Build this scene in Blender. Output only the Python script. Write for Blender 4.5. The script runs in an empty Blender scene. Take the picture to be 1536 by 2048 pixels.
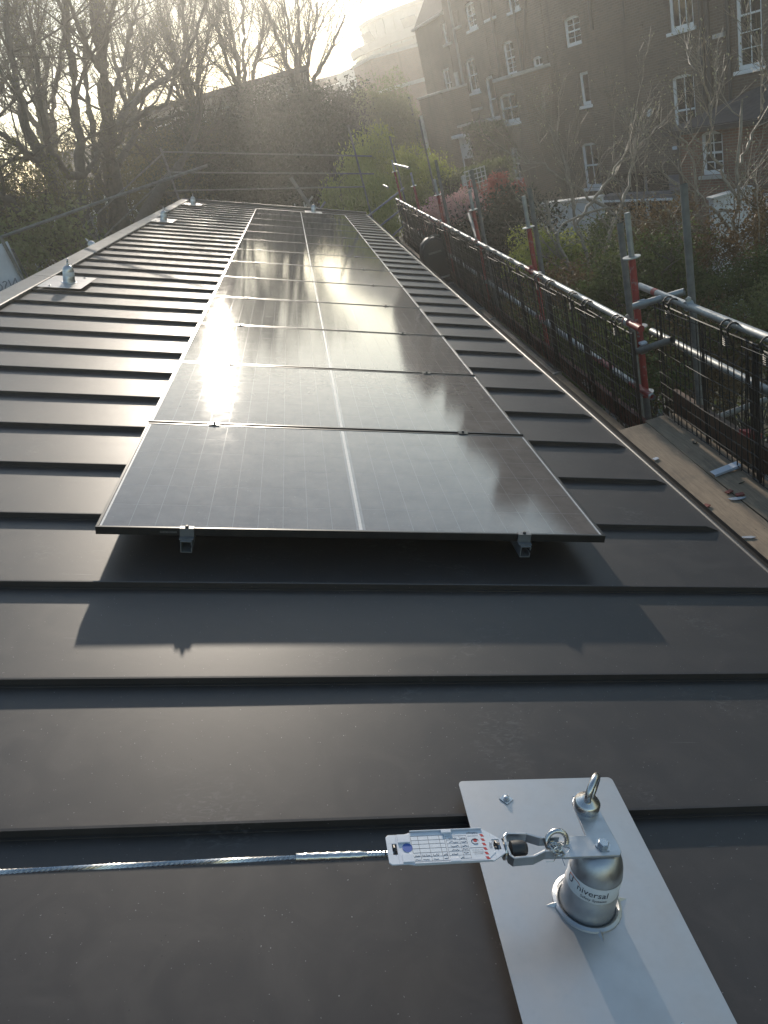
import bpy, bmesh, math, random
import numpy as np
from mathutils import Matrix, Vector, Euler
R = math.radians
sc = bpy.context.scene
C = sc.collection

# ------------------------------------------------------------------ camera
cam_d = bpy.data.cameras.new('camera'); cam = bpy.data.objects.new('camera', cam_d); C.objects.link(cam)
CM = ((0.961829,0.273444,0.010619,1.027714),(-0.112859,0.431730,-0.894915,-2.507274),(-0.249294,0.859556,0.446111,0.992715))
cam.matrix_world = Matrix([list(CM[0]), list(CM[1]), list(CM[2]), [0, 0, 0, 1]])
cam_d.sensor_fit = 'VERTICAL'; cam_d.sensor_height = 36.0; cam_d.lens = 26.767
cam_d.clip_start = 0.05; cam_d.clip_end = 3000
sc.camera = cam
# ------------------------------------------------------------------ sky, sun, exposure
SUN_EL, SUN_AZ = 15.0, 0.3          # degrees; azimuth from +Y towards +X
w = bpy.data.worlds.new('World'); sc.world = w; w.use_nodes = True
nt = w.node_tree
sky = nt.nodes.new('ShaderNodeTexSky'); sky.sky_type = 'NISHITA'; sky.sun_disc = False
sky.sun_elevation = R(SUN_EL); sky.sun_rotation = R(SUN_AZ); sky.altitude = 30
sky.air_density = 1.4; sky.dust_density = 0.24; sky.ozone_density = 2.0
bg = nt.nodes['Background']; bg.inputs['Strength'].default_value = 0.105
nt.links.new(sky.outputs[0], bg.inputs[0])
sd = bpy.data.lights.new('sun', 'SUN'); sun = bpy.data.objects.new('sun', sd); C.objects.link(sun)
sd.energy = 3.5; sd.angle = R(1.0); sd.color = (1.0, 0.885, 0.74)
sdir = Vector((math.sin(R(SUN_AZ)) * math.cos(R(SUN_EL)), math.cos(R(SUN_AZ)) * math.cos(R(SUN_EL)), math.sin(R(SUN_EL))))
sun.rotation_euler = sdir.to_track_quat('Z', 'Y').to_euler(); sun.location = sdir * 60
sc.view_settings.view_transform = 'Standard'; sc.view_settings.look = 'None'
sc.view_settings.gamma = 1.0; sc.view_settings.use_curve_mapping = False
sc.view_settings.exposure = 0.88
sc.render.engine = 'CYCLES'
cy = sc.cycles
cy.max_bounces = 6; cy.diffuse_bounces = 2; cy.glossy_bounces = 3; cy.transmission_bounces = 4; cy.transparent_max_bounces = 8; cy.volume_bounces = 0
cy.sample_clamp_indirect = 4.0; cy.caustics_reflective = False; cy.caustics_refractive = False
cy.use_denoising = True

# ------------------------------------------------------------------ helpers
A18 = R(19.0); CA, SA = math.cos(A18), math.sin(A18)
def r2w(u, v, w_=0.0): return (u * CA + w_ * SA, v, -u * SA + w_ * CA)     # roof plane (across, along ridge, up) -> world
ROOF_ROT = (0, A18, 0)
RW = -0.135         # roof sheet level, measured from the glass of the solar panels
GZ = -4.9           # garden ground
class MB:
    def __init__(s): s.v = []; s.f = []; s.m = []
    def add(s, vs, fs, mi=0):
        o = len(s.v); s.v += [tuple(p) for p in vs]
        for f in fs: s.f.append(tuple(i + o for i in f)); s.m.append(mi)
        return s
    def box(s, c, d, mi=0, rot=None):
        x, y, z = d[0] / 2, d[1] / 2, d[2] / 2
        vs = [Vector((sx * x, sy * y, sz * z)) for sz in (-1, 1) for sy in (-1, 1) for sx in (-1, 1)]
        if rot is not None:
            m = rot if isinstance(rot, Matrix) else Euler(rot).to_matrix()
            vs = [m @ p for p in vs]
        vs = [p + Vector(c) for p in vs]
        return s.add(vs, [(0, 2, 3, 1), (4, 5, 7, 6), (0, 1, 5, 4), (2, 6, 7, 3), (0, 4, 6, 2), (1, 3, 7, 5)], mi)
    def b2(s, x0, x1, y0, y1, z0, z1, mi=0):
        return s.box(((x0 + x1) / 2, (y0 + y1) / 2, (z0 + z1) / 2), (abs(x1 - x0), abs(y1 - y0), abs(z1 - z0)), mi)
    def prism(s, poly, z0, z1, mi=0, mat=None):
        n = len(poly)
        a = sum(poly[i][0] * poly[(i + 1) % n][1] - poly[(i + 1) % n][0] * poly[i][1] for i in range(n))
        if a < 0: poly = poly[::-1]
        vs = [Vector((x, y, z0)) for x, y in poly] + [Vector((x, y, z1)) for x, y in poly]
        if mat is not None: vs = [mat @ p for p in vs]
        fs = [tuple(range(n - 1, -1, -1)), tuple(range(n, 2 * n))] + [(i, (i + 1) % n, n + (i + 1) % n, n + i) for i in range(n)]
        return s.add(vs, fs, mi)
    def tube(s, pts, r, n=8, mi=0, caps=True, closed=False):
        pts = [Vector(p) for p in pts]; k = len(pts)
        rs = r if isinstance(r, (list, tuple)) else [r] * k
        vs = []; ref = None
        for i, p in enumerate(pts):
            a = pts[(i - 1) % k] if (closed or i > 0) else p; b = pts[(i + 1) % k] if (closed or i < k - 1) else p
            t = (b - a); t = t.normalized() if t.length > 1e-9 else Vector((0, 0, 1))
            if ref is None: ref = Vector((0, 0, 1)) if abs(t.z) < .9 else Vector((1, 0, 0))
            x = t.cross(ref).normalized(); y = x.cross(t).normalized(); ref = y if abs(t.dot(y)) < .9 else ref
            for j in range(n):
                an = 2 * math.pi * j / n; vs.append(p + (x * math.cos(an) + y * math.sin(an)) * rs[i])
        fs = []
        for i in range(k if closed else k - 1):
            i2 = (i + 1) % k
            for j in range(n): fs.append((i * n + j, i2 * n + j, i2 * n + (j + 1) % n, i * n + (j + 1) % n))
        if caps and not closed: fs += [tuple(range(n)), tuple(range((k - 1) * n + n - 1, (k - 1) * n - 1, -1))]
        return s.add(vs, fs, mi)
    def lathe(s, prof, n=24, mi=0, mat=None, close=True):
        vs = []; k = len(prof)
        for (r, z) in prof:
            for j in range(n):
                a = 2 * math.pi * j / n; vs.append(Vector((r * math.cos(a), r * math.sin(a), z)))
        if mat is not None: vs = [mat @ p for p in vs]
        fs = [(i * n + j, i * n + (j + 1) % n, (i + 1) * n + (j + 1) % n, (i + 1) * n + j) for i in range(k - 1) for j in range(n)]
        if close: fs += [tuple(range(n - 1, -1, -1)), tuple(range((k - 1) * n, k * n))]
        return s.add(vs, fs, mi)
    def build(s, name, mats, parent=None, loc=None, rot=None, smooth=None, bevel=0):
        me = bpy.data.meshes.new(name); me.from_pydata(s.v, [], s.f)
        ml = mats if isinstance(mats, (list, tuple)) else [mats]
        for m in ml: me.materials.append(m)
        if len(ml) > 1: me.polygons.foreach_set('material_index', s.m)
        if smooth:
            me.polygons.foreach_set('use_smooth', [True] * len(me.polygons)); me.set_sharp_from_angle(angle=R(smooth))
        me.update()
        return obj(name, me, parent, loc, rot, bevel)
def obj(name, me, parent=None, loc=None, rot=None, bevel=0):
    o = bpy.data.objects.new(name, me); C.objects.link(o)
    if parent is not None: o.parent = parent
    if loc is not None: o.location = loc
    if rot is not None: o.rotation_euler = rot
    if bevel:
        b = o.modifiers.new('bevel', 'BEVEL'); b.width = bevel; b.segments = 2; b.limit_method = 'ANGLE'; b.angle_limit = R(35); b.harden_normals = False
    return o
def tag(o, label, cat, group=None):
    o['label'] = label; o['category'] = cat
    if group: o['group'] = group
    return o
def thing(name, label, cat, loc=(0, 0, 0), rot=(0, 0, 0), group=None):
    o = bpy.data.objects.new(name, None); o.empty_display_size = .1; C.objects.link(o); o.location = loc; o.rotation_euler = rot
    return tag(o, label, cat, group)
def copy_tree(o, parent=None):
    c = o.copy(); C.objects.link(c)
    if parent is not None: c.parent = parent
    for ch in o.children: copy_tree(ch, c)
    return c
def kind(o, k): o['kind'] = k; return o
def npmesh(name, V, F, mat, parent=None, loc=None, smooth=False):
    """V (n,3) array; F list of (k,4)/(k,3) int arrays"""
    me = bpy.data.meshes.new(name); V = np.asarray(V, np.float32)
    me.vertices.add(len(V)); me.vertices.foreach_set('co', V.ravel())
    F = [f for f in F if len(f)]
    nl = sum(f.size for f in F); npoly = sum(len(f) for f in F)
    me.loops.add(nl); me.loops.foreach_set('vertex_index', np.concatenate([f.ravel() for f in F]).astype(np.int32))
    tot = np.concatenate([np.full(len(f), f.shape[1], np.int32) for f in F]); st = np.concatenate([[0], np.cumsum(tot)[:-1]]).astype(np.int32)
    me.polygons.add(npoly); me.polygons.foreach_set('loop_start', st); me.polygons.foreach_set('loop_total', tot)
    if smooth: me.polygons.foreach_set('use_smooth', np.ones(npoly, bool))
    me.update(calc_edges=True); me.materials.append(mat)
    return obj(name, me, parent, loc)

# ------------------------------------------------------------------ materials
def nodes(name):
    m = bpy.data.materials.new(name); m.use_nodes = True; t = m.node_tree
    return m, t, t.nodes['Principled BSDF']
def N(t, typ, **kw):
    n = t.nodes.new(typ)
    for k, v in kw.items():
        if k in n.inputs: n.inputs[k].default_value = v
        else: setattr(n, k, v)
    return n
def L(t, a, b): t.links.new(a, b)
def rgb(c): return (c[0], c[1], c[2], 1)
def coords(t, kind_='Object', sc_=(1, 1, 1), rot=(0, 0, 0)):
    tc = N(t, 'ShaderNodeTexCoord'); mp = N(t, 'ShaderNodeMapping'); mp.inputs['Scale'].default_value = sc_; mp.inputs['Rotation'].default_value = rot
    L(t, tc.outputs[kind_], mp.inputs['Vector']); return mp.outputs[0]
def noise(t, vec, scale, detail=4, rough=.55, dist=0):
    n = N(t, 'ShaderNodeTexNoise'); n.inputs['Scale'].default_value = scale; n.inputs['Detail'].default_value = detail
    n.inputs['Roughness'].default_value = rough; n.inputs['Distortion'].default_value = dist; L(t, vec, n.inputs['Vector']); return n.outputs['Fac']
def ramp(t, fac, stops):
    r = N(t, 'ShaderNodeValToRGB'); e = r.color_ramp.elements
    while len(e) < len(stops): e.new(.5)
    for i, (p, c) in enumerate(stops): e[i].position = p; e[i].color = rgb(c) if hasattr(c, '__len__') else (c, c, c, 1)
    L(t, fac, r.inputs[0]); return r.outputs[0]
def mixc(t, fac, a, b):
    m = N(t, 'ShaderNodeMix'); m.data_type = 'RGBA'
    for k, v in ((0, fac), (6, a), (7, b)):
        if hasattr(v, 'is_linked') or hasattr(v, 'links'): L(t, v, m.inputs[k])
        else: m.inputs[k].default_value = rgb(v) if hasattr(v, '__len__') else v
    return m.outputs[2]
def bump(t, b, height, strength=.3, dist=.01):
    n = N(t, 'ShaderNodeBump'); n.inputs['Strength'].default_value = strength; n.inputs['Distance'].default_value = dist
    L(t, height, n.inputs['Height']); L(t, n.outputs[0], b.inputs['Normal'])
MC = {}
def M(name, col, rough=.5, metal=0.0, col2=None, scale=6.0, lo=.35, hi=.65, bs=0, bscale=60, r2=None, spec=.5, coat=0, kind_='Object', sc_=(1, 1, 1)):
    if name in MC: return MC[name]
    m, t, b = nodes(name); MC[name] = m
    b.inputs['Metallic'].default_value = metal; b.inputs['Roughness'].default_value = rough
    b.inputs['Specular IOR Level'].default_value = spec
    b.inputs['Coat Weight'].default_value = coat; b.inputs['Coat Roughness'].default_value = .08
    v = coords(t, kind_, sc_)
    if col2 is None: col2 = tuple(c * .8 for c in col)
    nf = noise(t, v, scale)
    L(t, ramp(t, nf, [(lo, col), (hi, col2)]), b.inputs['Base Color'])
    if r2 is not None: L(t, ramp(t, noise(t, v, scale * 1.7), [(.35, rough), (.65, r2)]), b.inputs['Roughness'])
    if bs: bump(t, b, noise(t, v, bscale, 3), bs, .01)
    return m
# coated anthracite roof sheet: smears, dust specks and fine scratches
def roof_mat():
    m, t, b = nodes('anthracite_sheet')
    v = coords(t, 'Object', (1, 1, 1)); g = N(t, 'ShaderNodeNewGeometry'); wv = g.outputs['Position']
    big = noise(t, wv, 1.3, 3); sm = noise(t, wv, 7, 6, .65, 1.2); fine = noise(t, wv, 60, 3)
    col = mixc(t, ramp(t, sm, [(.45, 0.0), (.75, 1.0)]), (.036, .0305, .0285), (.047, .0405, .038))
    sp = noise(t, wv, 170, 1); spk = ramp(t, sp, [(.765, 0.0), (.79, 1.0)])
    col = mixc(t, spk, col, (.22, .21, .2))
    dk = ramp(t, noise(t, wv, 120, 1), [(.19, 1.0), (.215, 0.0)])
    col = mixc(t, dk, col, (.012, .012, .012))
    # scratches: stretched noise
    mp = N(t, 'ShaderNodeMapping'); mp.inputs['Scale'].default_value = (5, 90, 5); mp.inputs['Rotation'].default_value = (0, 0, .5); L(t, wv, mp.inputs[0])
    scr = ramp(t, noise(t, mp.outputs[0], 1.0, 2), [(.73, 0.0), (.76, .5)]); gate = ramp(t, big, [(.5, 0.0), (.62, 1.0)])
    mu = N(t, 'ShaderNodeMath', operation='MULTIPLY'); L(t, scr, mu.inputs[0]); L(t, gate, mu.inputs[1])
    col = mixc(t, mu.outputs[0], col, (.15, .145, .14))
    mp2 = N(t, 'ShaderNodeMapping'); mp2.inputs['Scale'].default_value = (26, 60, 26); mp2.inputs['Rotation'].default_value = (0, 0, -.6); L(t, wv, mp2.inputs[0])
    wf = noise(t, mp2.outputs[0], 1.0, 5, .65, 1.5)
    g1 = ramp(t, noise(t, wv, 3.1, 3, .5, .6), [(.60, 0.0), (.68, 1.0)]); g2 = ramp(t, wf, [(.5, 0.0), (.68, 1.0)])
    mu2 = N(t, 'ShaderNodeMath', operation='MULTIPLY'); L(t, g1, mu2.inputs[0]); L(t, g2, mu2.inputs[1]); mu3 = N(t, 'ShaderNodeMath', operation='MULTIPLY'); mu3.inputs[1].default_value = .5; L(t, mu2.outputs[0], mu3.inputs[0])
    col = mixc(t, mu3.outputs[0], col, (.13, .124, .116))
    L(t, col, b.inputs['Base Color'])
    rr = ramp(t, sm, [(.3, .42), (.7, .49)]); L(t, rr, b.inputs['Roughness'])
    b.inputs['Specular IOR Level'].default_value = .43
    bump(t, b, fine, .05, .002)
    return m
ROOFM = roof_mat()
TRIMM = M('anthracite_trim', (.035, .033, .031), .42, 0, (.045, .043, .04), 5, r2=.5)
CAPM = M('ridge_cap_sheet', (.11, .10, .092), .42, .1, (.14, .13, .12), 3, r2=.5)
BLACKAL = M('black_anodised', (.025, .024, .023), .32, .4, (.032, .031, .03), 20)
def cell_mat(name, lines):
    m, t, b = nodes(name)
    g = N(t, 'ShaderNodeNewGeometry'); wv = g.outputs['Position']
    base = mixc(t, noise(t, wv, 2.2, 3), (.018, .016, .019), (.026, .022, .025))
    # dried rain and dust film, its warm tint painting in some sheen
    film = noise(t, wv, 9, 5, .6); spots = ramp(t, noise(t, wv, 85, 2, .6, .6), [(.66, 0.0), (.73, 1.0)])
    gate = ramp(t, noise(t, wv, 11, 2), [(.42, 0.0), (.62, .6)])
    mu = N(t, 'ShaderNodeMath', operation='MULTIPLY'); L(t, spots, mu.inputs[0]); L(t, gate, mu.inputs[1])
    base = mixc(t, ramp(t, film, [(.3, .20), (.7, .34)]), base, (.44, .385, .345))
    base = mixc(t, mu.outputs[0], base, (.32, .3, .3))
    L(t, base, b.inputs['Base Color'])
    rr = ramp(t, noise(t, wv, 14, 4), [(.3, .036), (.7, .056)]); L(t, rr, b.inputs['Roughness'])
    b.inputs['Specular IOR Level'].default_value = .75
    mp = N(t, 'ShaderNodeMapping'); mp.inputs['Scale'].default_value = (30, 260, 30); L(t, wv, mp.inputs[0])
    bump(t, b, noise(t, mp.outputs[0], 1, 2), .035, .002)
    return m
CELLM = cell_mat('solar_cell', False)
BACKM = M('cell_gap_grid', (.25, .238, .234), .075, 0, (.21, .2, .196), 30, spec=.75)
BUSM = M('busbar_white', (.50, .485, .47), .3, 0, (.4, .39, .38), 60)
ALU = M('mill_aluminium', (.52, .525, .53), .30, 1.0, (.44, .445, .455), 26, .3, .7, bs=.04, bscale=140, r2=.46)
def plate_mat():
    m, t, b = nodes('aluminium_plate')
    v = coords(t); vo = N(t, 'ShaderNodeTexVoronoi'); vo.inputs['Scale'].default_value = 55; L(t, v, vo.inputs['Vector'])
    sm = noise(t, v, 9, 5, .6); bl = noise(t, v, 60, 3)
    col = mixc(t, ramp(t, sm, [(.35, 0.0), (.7, 1.0)]), (.54, .51, .49), (.48, .455, .44))
    col = mixc(t, ramp(t, bl, [(.58, 0.0), (.75, .3)]), col, (.43, .425, .42))
    L(t, col, b.inputs['Base Color']); b.inputs['Metallic'].default_value = 1.0
    L(t, ramp(t, sm, [(.3, .34), (.7, .44)]), b.inputs['Roughness'])
    mp = N(t, 'ShaderNodeMapping'); mp.inputs['Scale'].default_value = (300, 4, 4); L(t, v, mp.inputs[0])
    bump(t, b, noise(t, mp.outputs[0], 1, 2), .04, .002); return m
PLATEM = plate_mat()
STEEL = M('stainless_steel', (.62, .61, .6), .22, 1.0, (.52, .51, .5), 40, r2=.32)
DKSTEEL = M('dark_thread', (.12, .12, .12), .4, .8, (.2, .2, .2), 80)
GALV = M('galvanised_tube', (.40, .41, .40), .46, .6, (.27, .28, .28), 14, .3, .7, bs=.05, bscale=90, r2=.6)
DULLGALV = M('weathered_or_shaded_tube', (.17, .165, .155), .68, .0, (.11, .108, .10), 18, bs=.08)
def red_mat():
    m, t, b = nodes('worn_red_paint'); v = coords(t); a = noise(t, v, 16, 6, .7); c2 = noise(t, v, 45, 3)
    col = mixc(t, ramp(t, c2, [(.3, 0.0), (.7, 1.0)]), (.30, .035, .03), (.22, .03, .028))
    wear = ramp(t, a, [(.58, 0.0), (.66, 1.0)]); col = mixc(t, wear, col, (.26, .25, .24)); L(t, col, b.inputs['Base Color'])
    L(t, ramp(t, a, [(.4, .45), (.7, .6)]), b.inputs['Roughness']); bump(t, b, wear, .2, .002); return m
REDM = red_mat()
MESHM = M('black_mesh_wire', (.014, .012, .011), .55, 0, (.022, .017, .015), 30)
PLASTB = M('black_plastic', (.02, .02, .021), .5, 0, (.03, .03, .031), 25)
PLASTW = M('white_plastic', (.62, .64, .68), .4, 0, (.58, .6, .65), 25)
STICKER = M('white_sticker', (.80, .81, .83), .45, 0, (.76, .77, .79), 40)
PAPER = M('label_paper', (.60, .63, .67), .6, 0, (.56, .59, .63), 40)
INK = M('label_ink', (.03, .03, .05), .6); INKRED = M('label_red', (.45, .03, .03), .6); INKBLUE = M('label_blue', (.04, .10, .38), .6); INKOR = M('label_orange', (.6, .14, .02), .6)
REDCHIP = M('red_offcut', (.25, .045, .03), .5, 0, (.18, .03, .02), 60); GREYCHIP = M('pale_offcut', (.42, .45, .49), .45, 0, (.36, .38, .42), 50)
def wood_mat(name, c1, c2, c3, gs=(14, 1.1, 14)):
    m, t, b = nodes(name); v = coords(t)
    mp = N(t, 'ShaderNodeMapping'); mp.inputs['Scale'].default_value = gs; L(t, v, mp.inputs[0])
    gr = noise(t, mp.outputs[0], 3.2, 6, .62, 1.6); st = noise(t, v, 3.5, 5, .65); fine = noise(t, mp.outputs[0], 16, 3)
    col = mixc(t, ramp(t, gr, [(.32, 0.0), (.68, 1.0)]), c1, c2)
    col = mixc(t, ramp(t, st, [(.5, 0.0), (.72, .75)]), col, c3)
    col = mixc(t, ramp(t, noise(t, v, 38, 2), [(.7, 0.0), (.74, .8)]), col, (.035, .03, .025))
    L(t, col, b.inputs['Base Color']); b.inputs['Roughness'].default_value = .82
    bump(t, b, fine, .25, .004); return m
BOARDM = wood_mat('scaffold_board_wood', (.36, .27, .18), (.22, .16, .108), (.13, .105, .078))
TOEM = wood_mat('toe_board_wood', (.15, .085, .05), (.10, .058, .037), (.06, .045, .035))
TOEREDM = wood_mat('toe_board_red_wood', (.15, .045, .03), (.10, .034, .025), (.05, .03, .025))
def brick_mat(name, c1, c2, mort, dark):
    m, t, b = nodes(name); v = coords(t)
    sx = N(t, 'ShaderNodeSeparateXYZ'); L(t, v, sx.inputs[0]); cb = N(t, 'ShaderNodeCombineXYZ')
    ad = N(t, 'ShaderNodeMath', operation='ADD'); L(t, sx.outputs[0], ad.inputs[0]); L(t, sx.outputs[1], ad.inputs[1])
    L(t, ad.outputs[0], cb.inputs[0]); L(t, sx.outputs[2], cb.inputs[1])
    br = N(t, 'ShaderNodeTexBrick'); br.offset = .5; br.inputs['Scale'].default_value = 1; br.inputs['Brick Width'].default_value = .225; br.inputs['Row Height'].default_value = .075
    br.inputs['Mortar Size'].default_value = .011; br.inputs['Mortar Smooth'].default_value = .2; br.inputs['Bias'].default_value = -.1
    br.inputs['Color1'].default_value = rgb(c1); br.inputs['Color2'].default_value = rgb(c2); br.inputs['Mortar'].default_value = rgb(mort)
    L(t, cb.outputs[0], br.inputs['Vector'])
    st = noise(t, v, .55, 5, .6); mp = N(t, 'ShaderNodeMapping'); mp.inputs['Scale'].default_value = (2.2, 2.2, .25); L(t, v, mp.inputs[0]); dr = noise(t, mp.outputs[0], 1.2, 4)
    col = mixc(t, ramp(t, st, [(.4, 0.0), (.7, .55)]), br.outputs['Color'], dark)
    col = mixc(t, ramp(t, dr, [(.55, 0.0), (.75, .5)]), col, tuple(x * .6 for x in dark))
    L(t, col, b.inputs['Base Color']); b.inputs['Roughness'].default_value = .9
    bump(t, b, br.outputs['Fac'], -.5, .012); return m
BRICKM = brick_mat('london_stock_brick', (.19, .132, .088), (.13, .09, .062), (.20, .178, .155), (.066, .053, .043))
BRICKB = brick_mat('sooty_stock_brick', (.15, .108, .076), (.098, .071, .052), (.165, .145, .125), (.05, .041, .035))
BRICKR = brick_mat('red_brick', (.27, .125, .078), (.19, .09, .06), (.25, .215, .18), (.11, .067, .048))
WHITEP = M('white_joinery_paint', (.86, .87, .89), .4, 0, (.80, .81, .83), 9)
STONE = M('painted_stone', (.50, .49, .47), .75, 0, (.40, .39, .37), 5)
RENDER = M('white_render', (.62, .63, .65), .85, 0, (.46, .47, .49), 1.6, .35, .7, bs=.1, bscale=30)
SLATE = M('slate_roofing', (.08, .08, .084), .95, 0, (.055, .056, .06), 6, spec=.15)
LEAD = M('lead_flashing', (.2, .2, .21), .6, .2, (.15, .15, .16), 8)
PIPE = M('cast_pipe', (.035, .035, .037), .5, 0, (.05, .05, .05), 10)
CURT = M('curtain', (.5, .49, .47), .9, 0, (.4, .39, .38), 5)
def glass_mat():
    m, t, b = nodes('window_glass'); v = coords(t)
    b.inputs['Base Color'].default_value = (.02, .023, .027, 1); b.inputs['Roughness'].default_value = .04; b.inputs['Specular IOR Level'].default_value = .8
    bump(t, b, noise(t, v, 2.2, 2), .06, .02); return m
GLASS = glass_mat()
CURTG = M('curtain_glass', (.17, .22, .24), .12, .1, (.13, .17, .19), 2, spec=.9)
PALECLAD = M('pale_cladding', (.31, .325, .325), .6, 0, (.28, .295, .295), 1.5)
RAILEND = M('shade_toned_channel', (.20, .205, .21), .5, .5, (.15, .155, .16), 20)  # channel metal darkened to paint in the shade at the rail ends
def leaf_mat(name, c1, c2, trans=.35):
    m = bpy.data.materials.new(name); m.use_nodes = True; t = m.node_tree; t.nodes.clear()
    g = N(t, 'ShaderNodeNewGeometry'); out = N(t, 'ShaderNodeOutputMaterial')
    col = mixc(t, g.outputs['Random Per Island'], c1, c2)
    d = N(t, 'ShaderNodeBsdfPrincipled'); d.inputs['Roughness'].default_value = .6; d.inputs['Specular IOR Level'].default_value = .22; L(t, col, d.inputs['Base Color'])
    tr = N(t, 'ShaderNodeBsdfTranslucent'); c3 = mixc(t, .5, col, tuple(min(1, x * 1.6 + .01) for x in c2)); L(t, c3, tr.inputs['Color'])
    mx = N(t, 'ShaderNodeMixShader'); mx.inputs[0].default_value = trans; L(t, d.outputs[0], mx.inputs[1]); L(t, tr.outputs[0], mx.inputs[2]); L(t, mx.outputs[0], out.inputs[0])
    return m
BARK = M('bark', (.085, .072, .058), .9, 0, (.05, .043, .035), 9, bs=.5, bscale=22)
BARKPALE = M('rim_lit_bark', (.30, .255, .195), .6, 0, (.19, .158, .12), 14, bs=.3, bscale=40)  # bark lightened to paint in the backlight on bare branches
L_PLANE = leaf_mat('spring_leaf', (.07, .066, .028), (.12, .108, .042), .35)
L_EVER = leaf_mat('evergreen_leaf', (.018, .024, .013), (.042, .048, .026), .1)
L_OLIVE = leaf_mat('olive_leaf', (0.105,0.119,0.049), (0.168,0.182,0.070), .4)
L_LIME = leaf_mat('lime_leaf', (0.182,0.217,0.049), (0.294,0.322,0.070), .45)
L_RED = leaf_mat('red_maple_leaf', (0.224,0.049,0.042), (0.392,0.126,0.098), .4)
L_PINK = leaf_mat('pink_blossom', (0.448,0.238,0.224), (0.644,0.406,0.378), .4)
L_HEDGE = leaf_mat('hedge_leaf', (0.042,0.063,0.021), (0.098,0.126,0.035), .3)
L_BROWN = leaf_mat('rusty_foliage', (.10, .065, .032), (.15, .10, .045), .3)
L_BUD = leaf_mat('magnolia_bud', (0.280,0.266,0.168), (0.420,0.392,0.252), .2)
L_IVY = leaf_mat('ivy_leaf', (0.035,0.056,0.022), (0.084,0.119,0.042), .25)
GROUNDM = M('garden_soil', (.055, .05, .035), .95, 0, (.045, .06, .022), 1.2, .4, .6, bs=.6, bscale=14)
PAVEM = M('garden_paving', (.24, .235, .225), .9, 0, (.17, .165, .155), 2.5, bs=.2, bscale=20)

# ================================================================== the roof we stand on
UE, UR, V0, V1 = 2.60, -1.845, -6.47, 17.66      # eave, ridge, near end, far end (roof plane)
SP, S0 = 0.5235, -0.19                           # tray pitch and one seam position
bld = thing('metal_roofed_building', 'long low building with dark grey standing seam metal roof under the solar panels', 'building')
rng = np.random.default_rng(5)
def tray_mesh(seed, vlen):
    r = np.random.default_rng(seed); nu, nv = 40, 5
    us = np.linspace(-1.80, UE, nu); vs = np.linspace(0, vlen, nv)
    ph = r.uniform(0, 6.28, 4)
    m = MB(); vv = []
    for j, v in enumerate(vs):
        for i, u in enumerate(us):
            e = math.sin(math.pi * v / vlen)
            z = e * (.0010 * math.sin(u * 1.7 + ph[0]) + .0005 * math.sin(u * 4.1 + ph[1]) + .0002 * math.sin(u * 9 + ph[2]))
            vv.append((u, v, z))
    ff = [(j * nu + i, j * nu + i + 1, (j + 1) * nu + i + 1, (j + 1) * nu + i) for j in range(nv - 1) for i in range(nu - 1)]
    m.add(vv, ff); me = bpy.data.meshes.new('roof_tray'); me.from_pydata(m.v, [], m.f); me.materials.append(ROOFM)
    me.polygons.foreach_set('use_smooth', [True] * len(me.polygons)); me.update(); return me
def seam_mesh():
    # double welted standing seam, its lower end folded down obliquely at the eave
    m = MB(); prof = [(-.0105, 0), (-.0100, .0026), (-.0030, .0030), (-.0030, .0150), (-.0046, .0155), (-.0046, .0240), (.0022, .0246), (.0026, .0155), (.0020, .0150), (.0020, .0020), (.006, .0)]
    us = [-1.80, -1.5, -.5, .5, 1.5, UE - .075, UE - .012]
    vv = []; n = len(prof)
    for k, u in enumerate(us):
        h = 1.0 if k < len(us) - 1 else .12
        for (a, b) in prof: vv.append((u + (0 if k < len(us) - 1 else 0), a, b * h + .0004))
    ff = [(k * n + j, (k + 1) * n + j, (k + 1) * n + j + 1, k * n + j + 1) for k in range(len(us) - 1) for j in range(n - 1)]
    ff += [tuple(range(n)), tuple(range((len(us) - 1) * n + n - 1, (len(us) - 1) * n - 1, -1))]
    m.add(vv, ff); me = bpy.data.meshes.new('seam'); me.from_pydata(m.v, [], m.f); me.materials.append(ROOFM); me.update(); return me
TM = [tray_mesh(s, SP) for s in range(6)]; SM = seam_mesh()
k0, k1 = -12, 33
for k in range(k0, k1 + 1):
    t_ = obj('roof_tray', TM[(k * 7) % 6], bld, r2w(0, S0 + SP * k, RW), ROOF_ROT)
    s_ = obj('seam', SM, t_)
# ridge capping pieces with open joints, folded over the apex
jv = [-6.4, -4.75, -2.65, -.55, 1.53, 3.62, 5.705, 7.79, 9.86, 11.95, 14.05, 16.1, 17.7]
for a, b in zip(jv[:-1], jv[1:]):
    m = MB(); g = .006
    pr = [(-1.672, RW + .006), (-1.672, RW + .030), (-1.680, RW + .036), (-1.845, RW + .040), (-2.01, RW - .075), (-2.015, RW - .105), (-1.845, RW + .033), (-1.684, RW + .029), (-1.679, RW + .004)]
    vv = [(u, a + g, z) for u, z in pr] + [(u, b - g, z) for u, z in pr]; n = len(pr)
    m.add(vv, [(j, (j + 1) % n, n + (j + 1) % n, n + j) for j in range(n)] + [tuple(range(n - 1, -1, -1)), tuple(range(n, 2 * n))])
    m.build('ridge_cap', CAPM, bld, rot=ROOF_ROT)
m = MB(); m.b2(-1.78, -1.70, -6.4, 17.6, RW + .002, RW + .02); m.build('ridge_closure', PIPE, bld, rot=ROOF_ROT)
# screws along the cap's lower lip
screw = MB().lathe([(0.0001, .006), (.006, .005), (.008, 0)], 8)
sme = screw.build('cap_screw', STEEL, bld, loc=r2w(-1.688, -6.0, RW + .034), rot=ROOF_ROT)
for k in range(1, 45):
    c = sme.copy(); C.objects.link(c); c.location = r2w(-1.688, -6.0 + k * .524, RW + .034)
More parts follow.
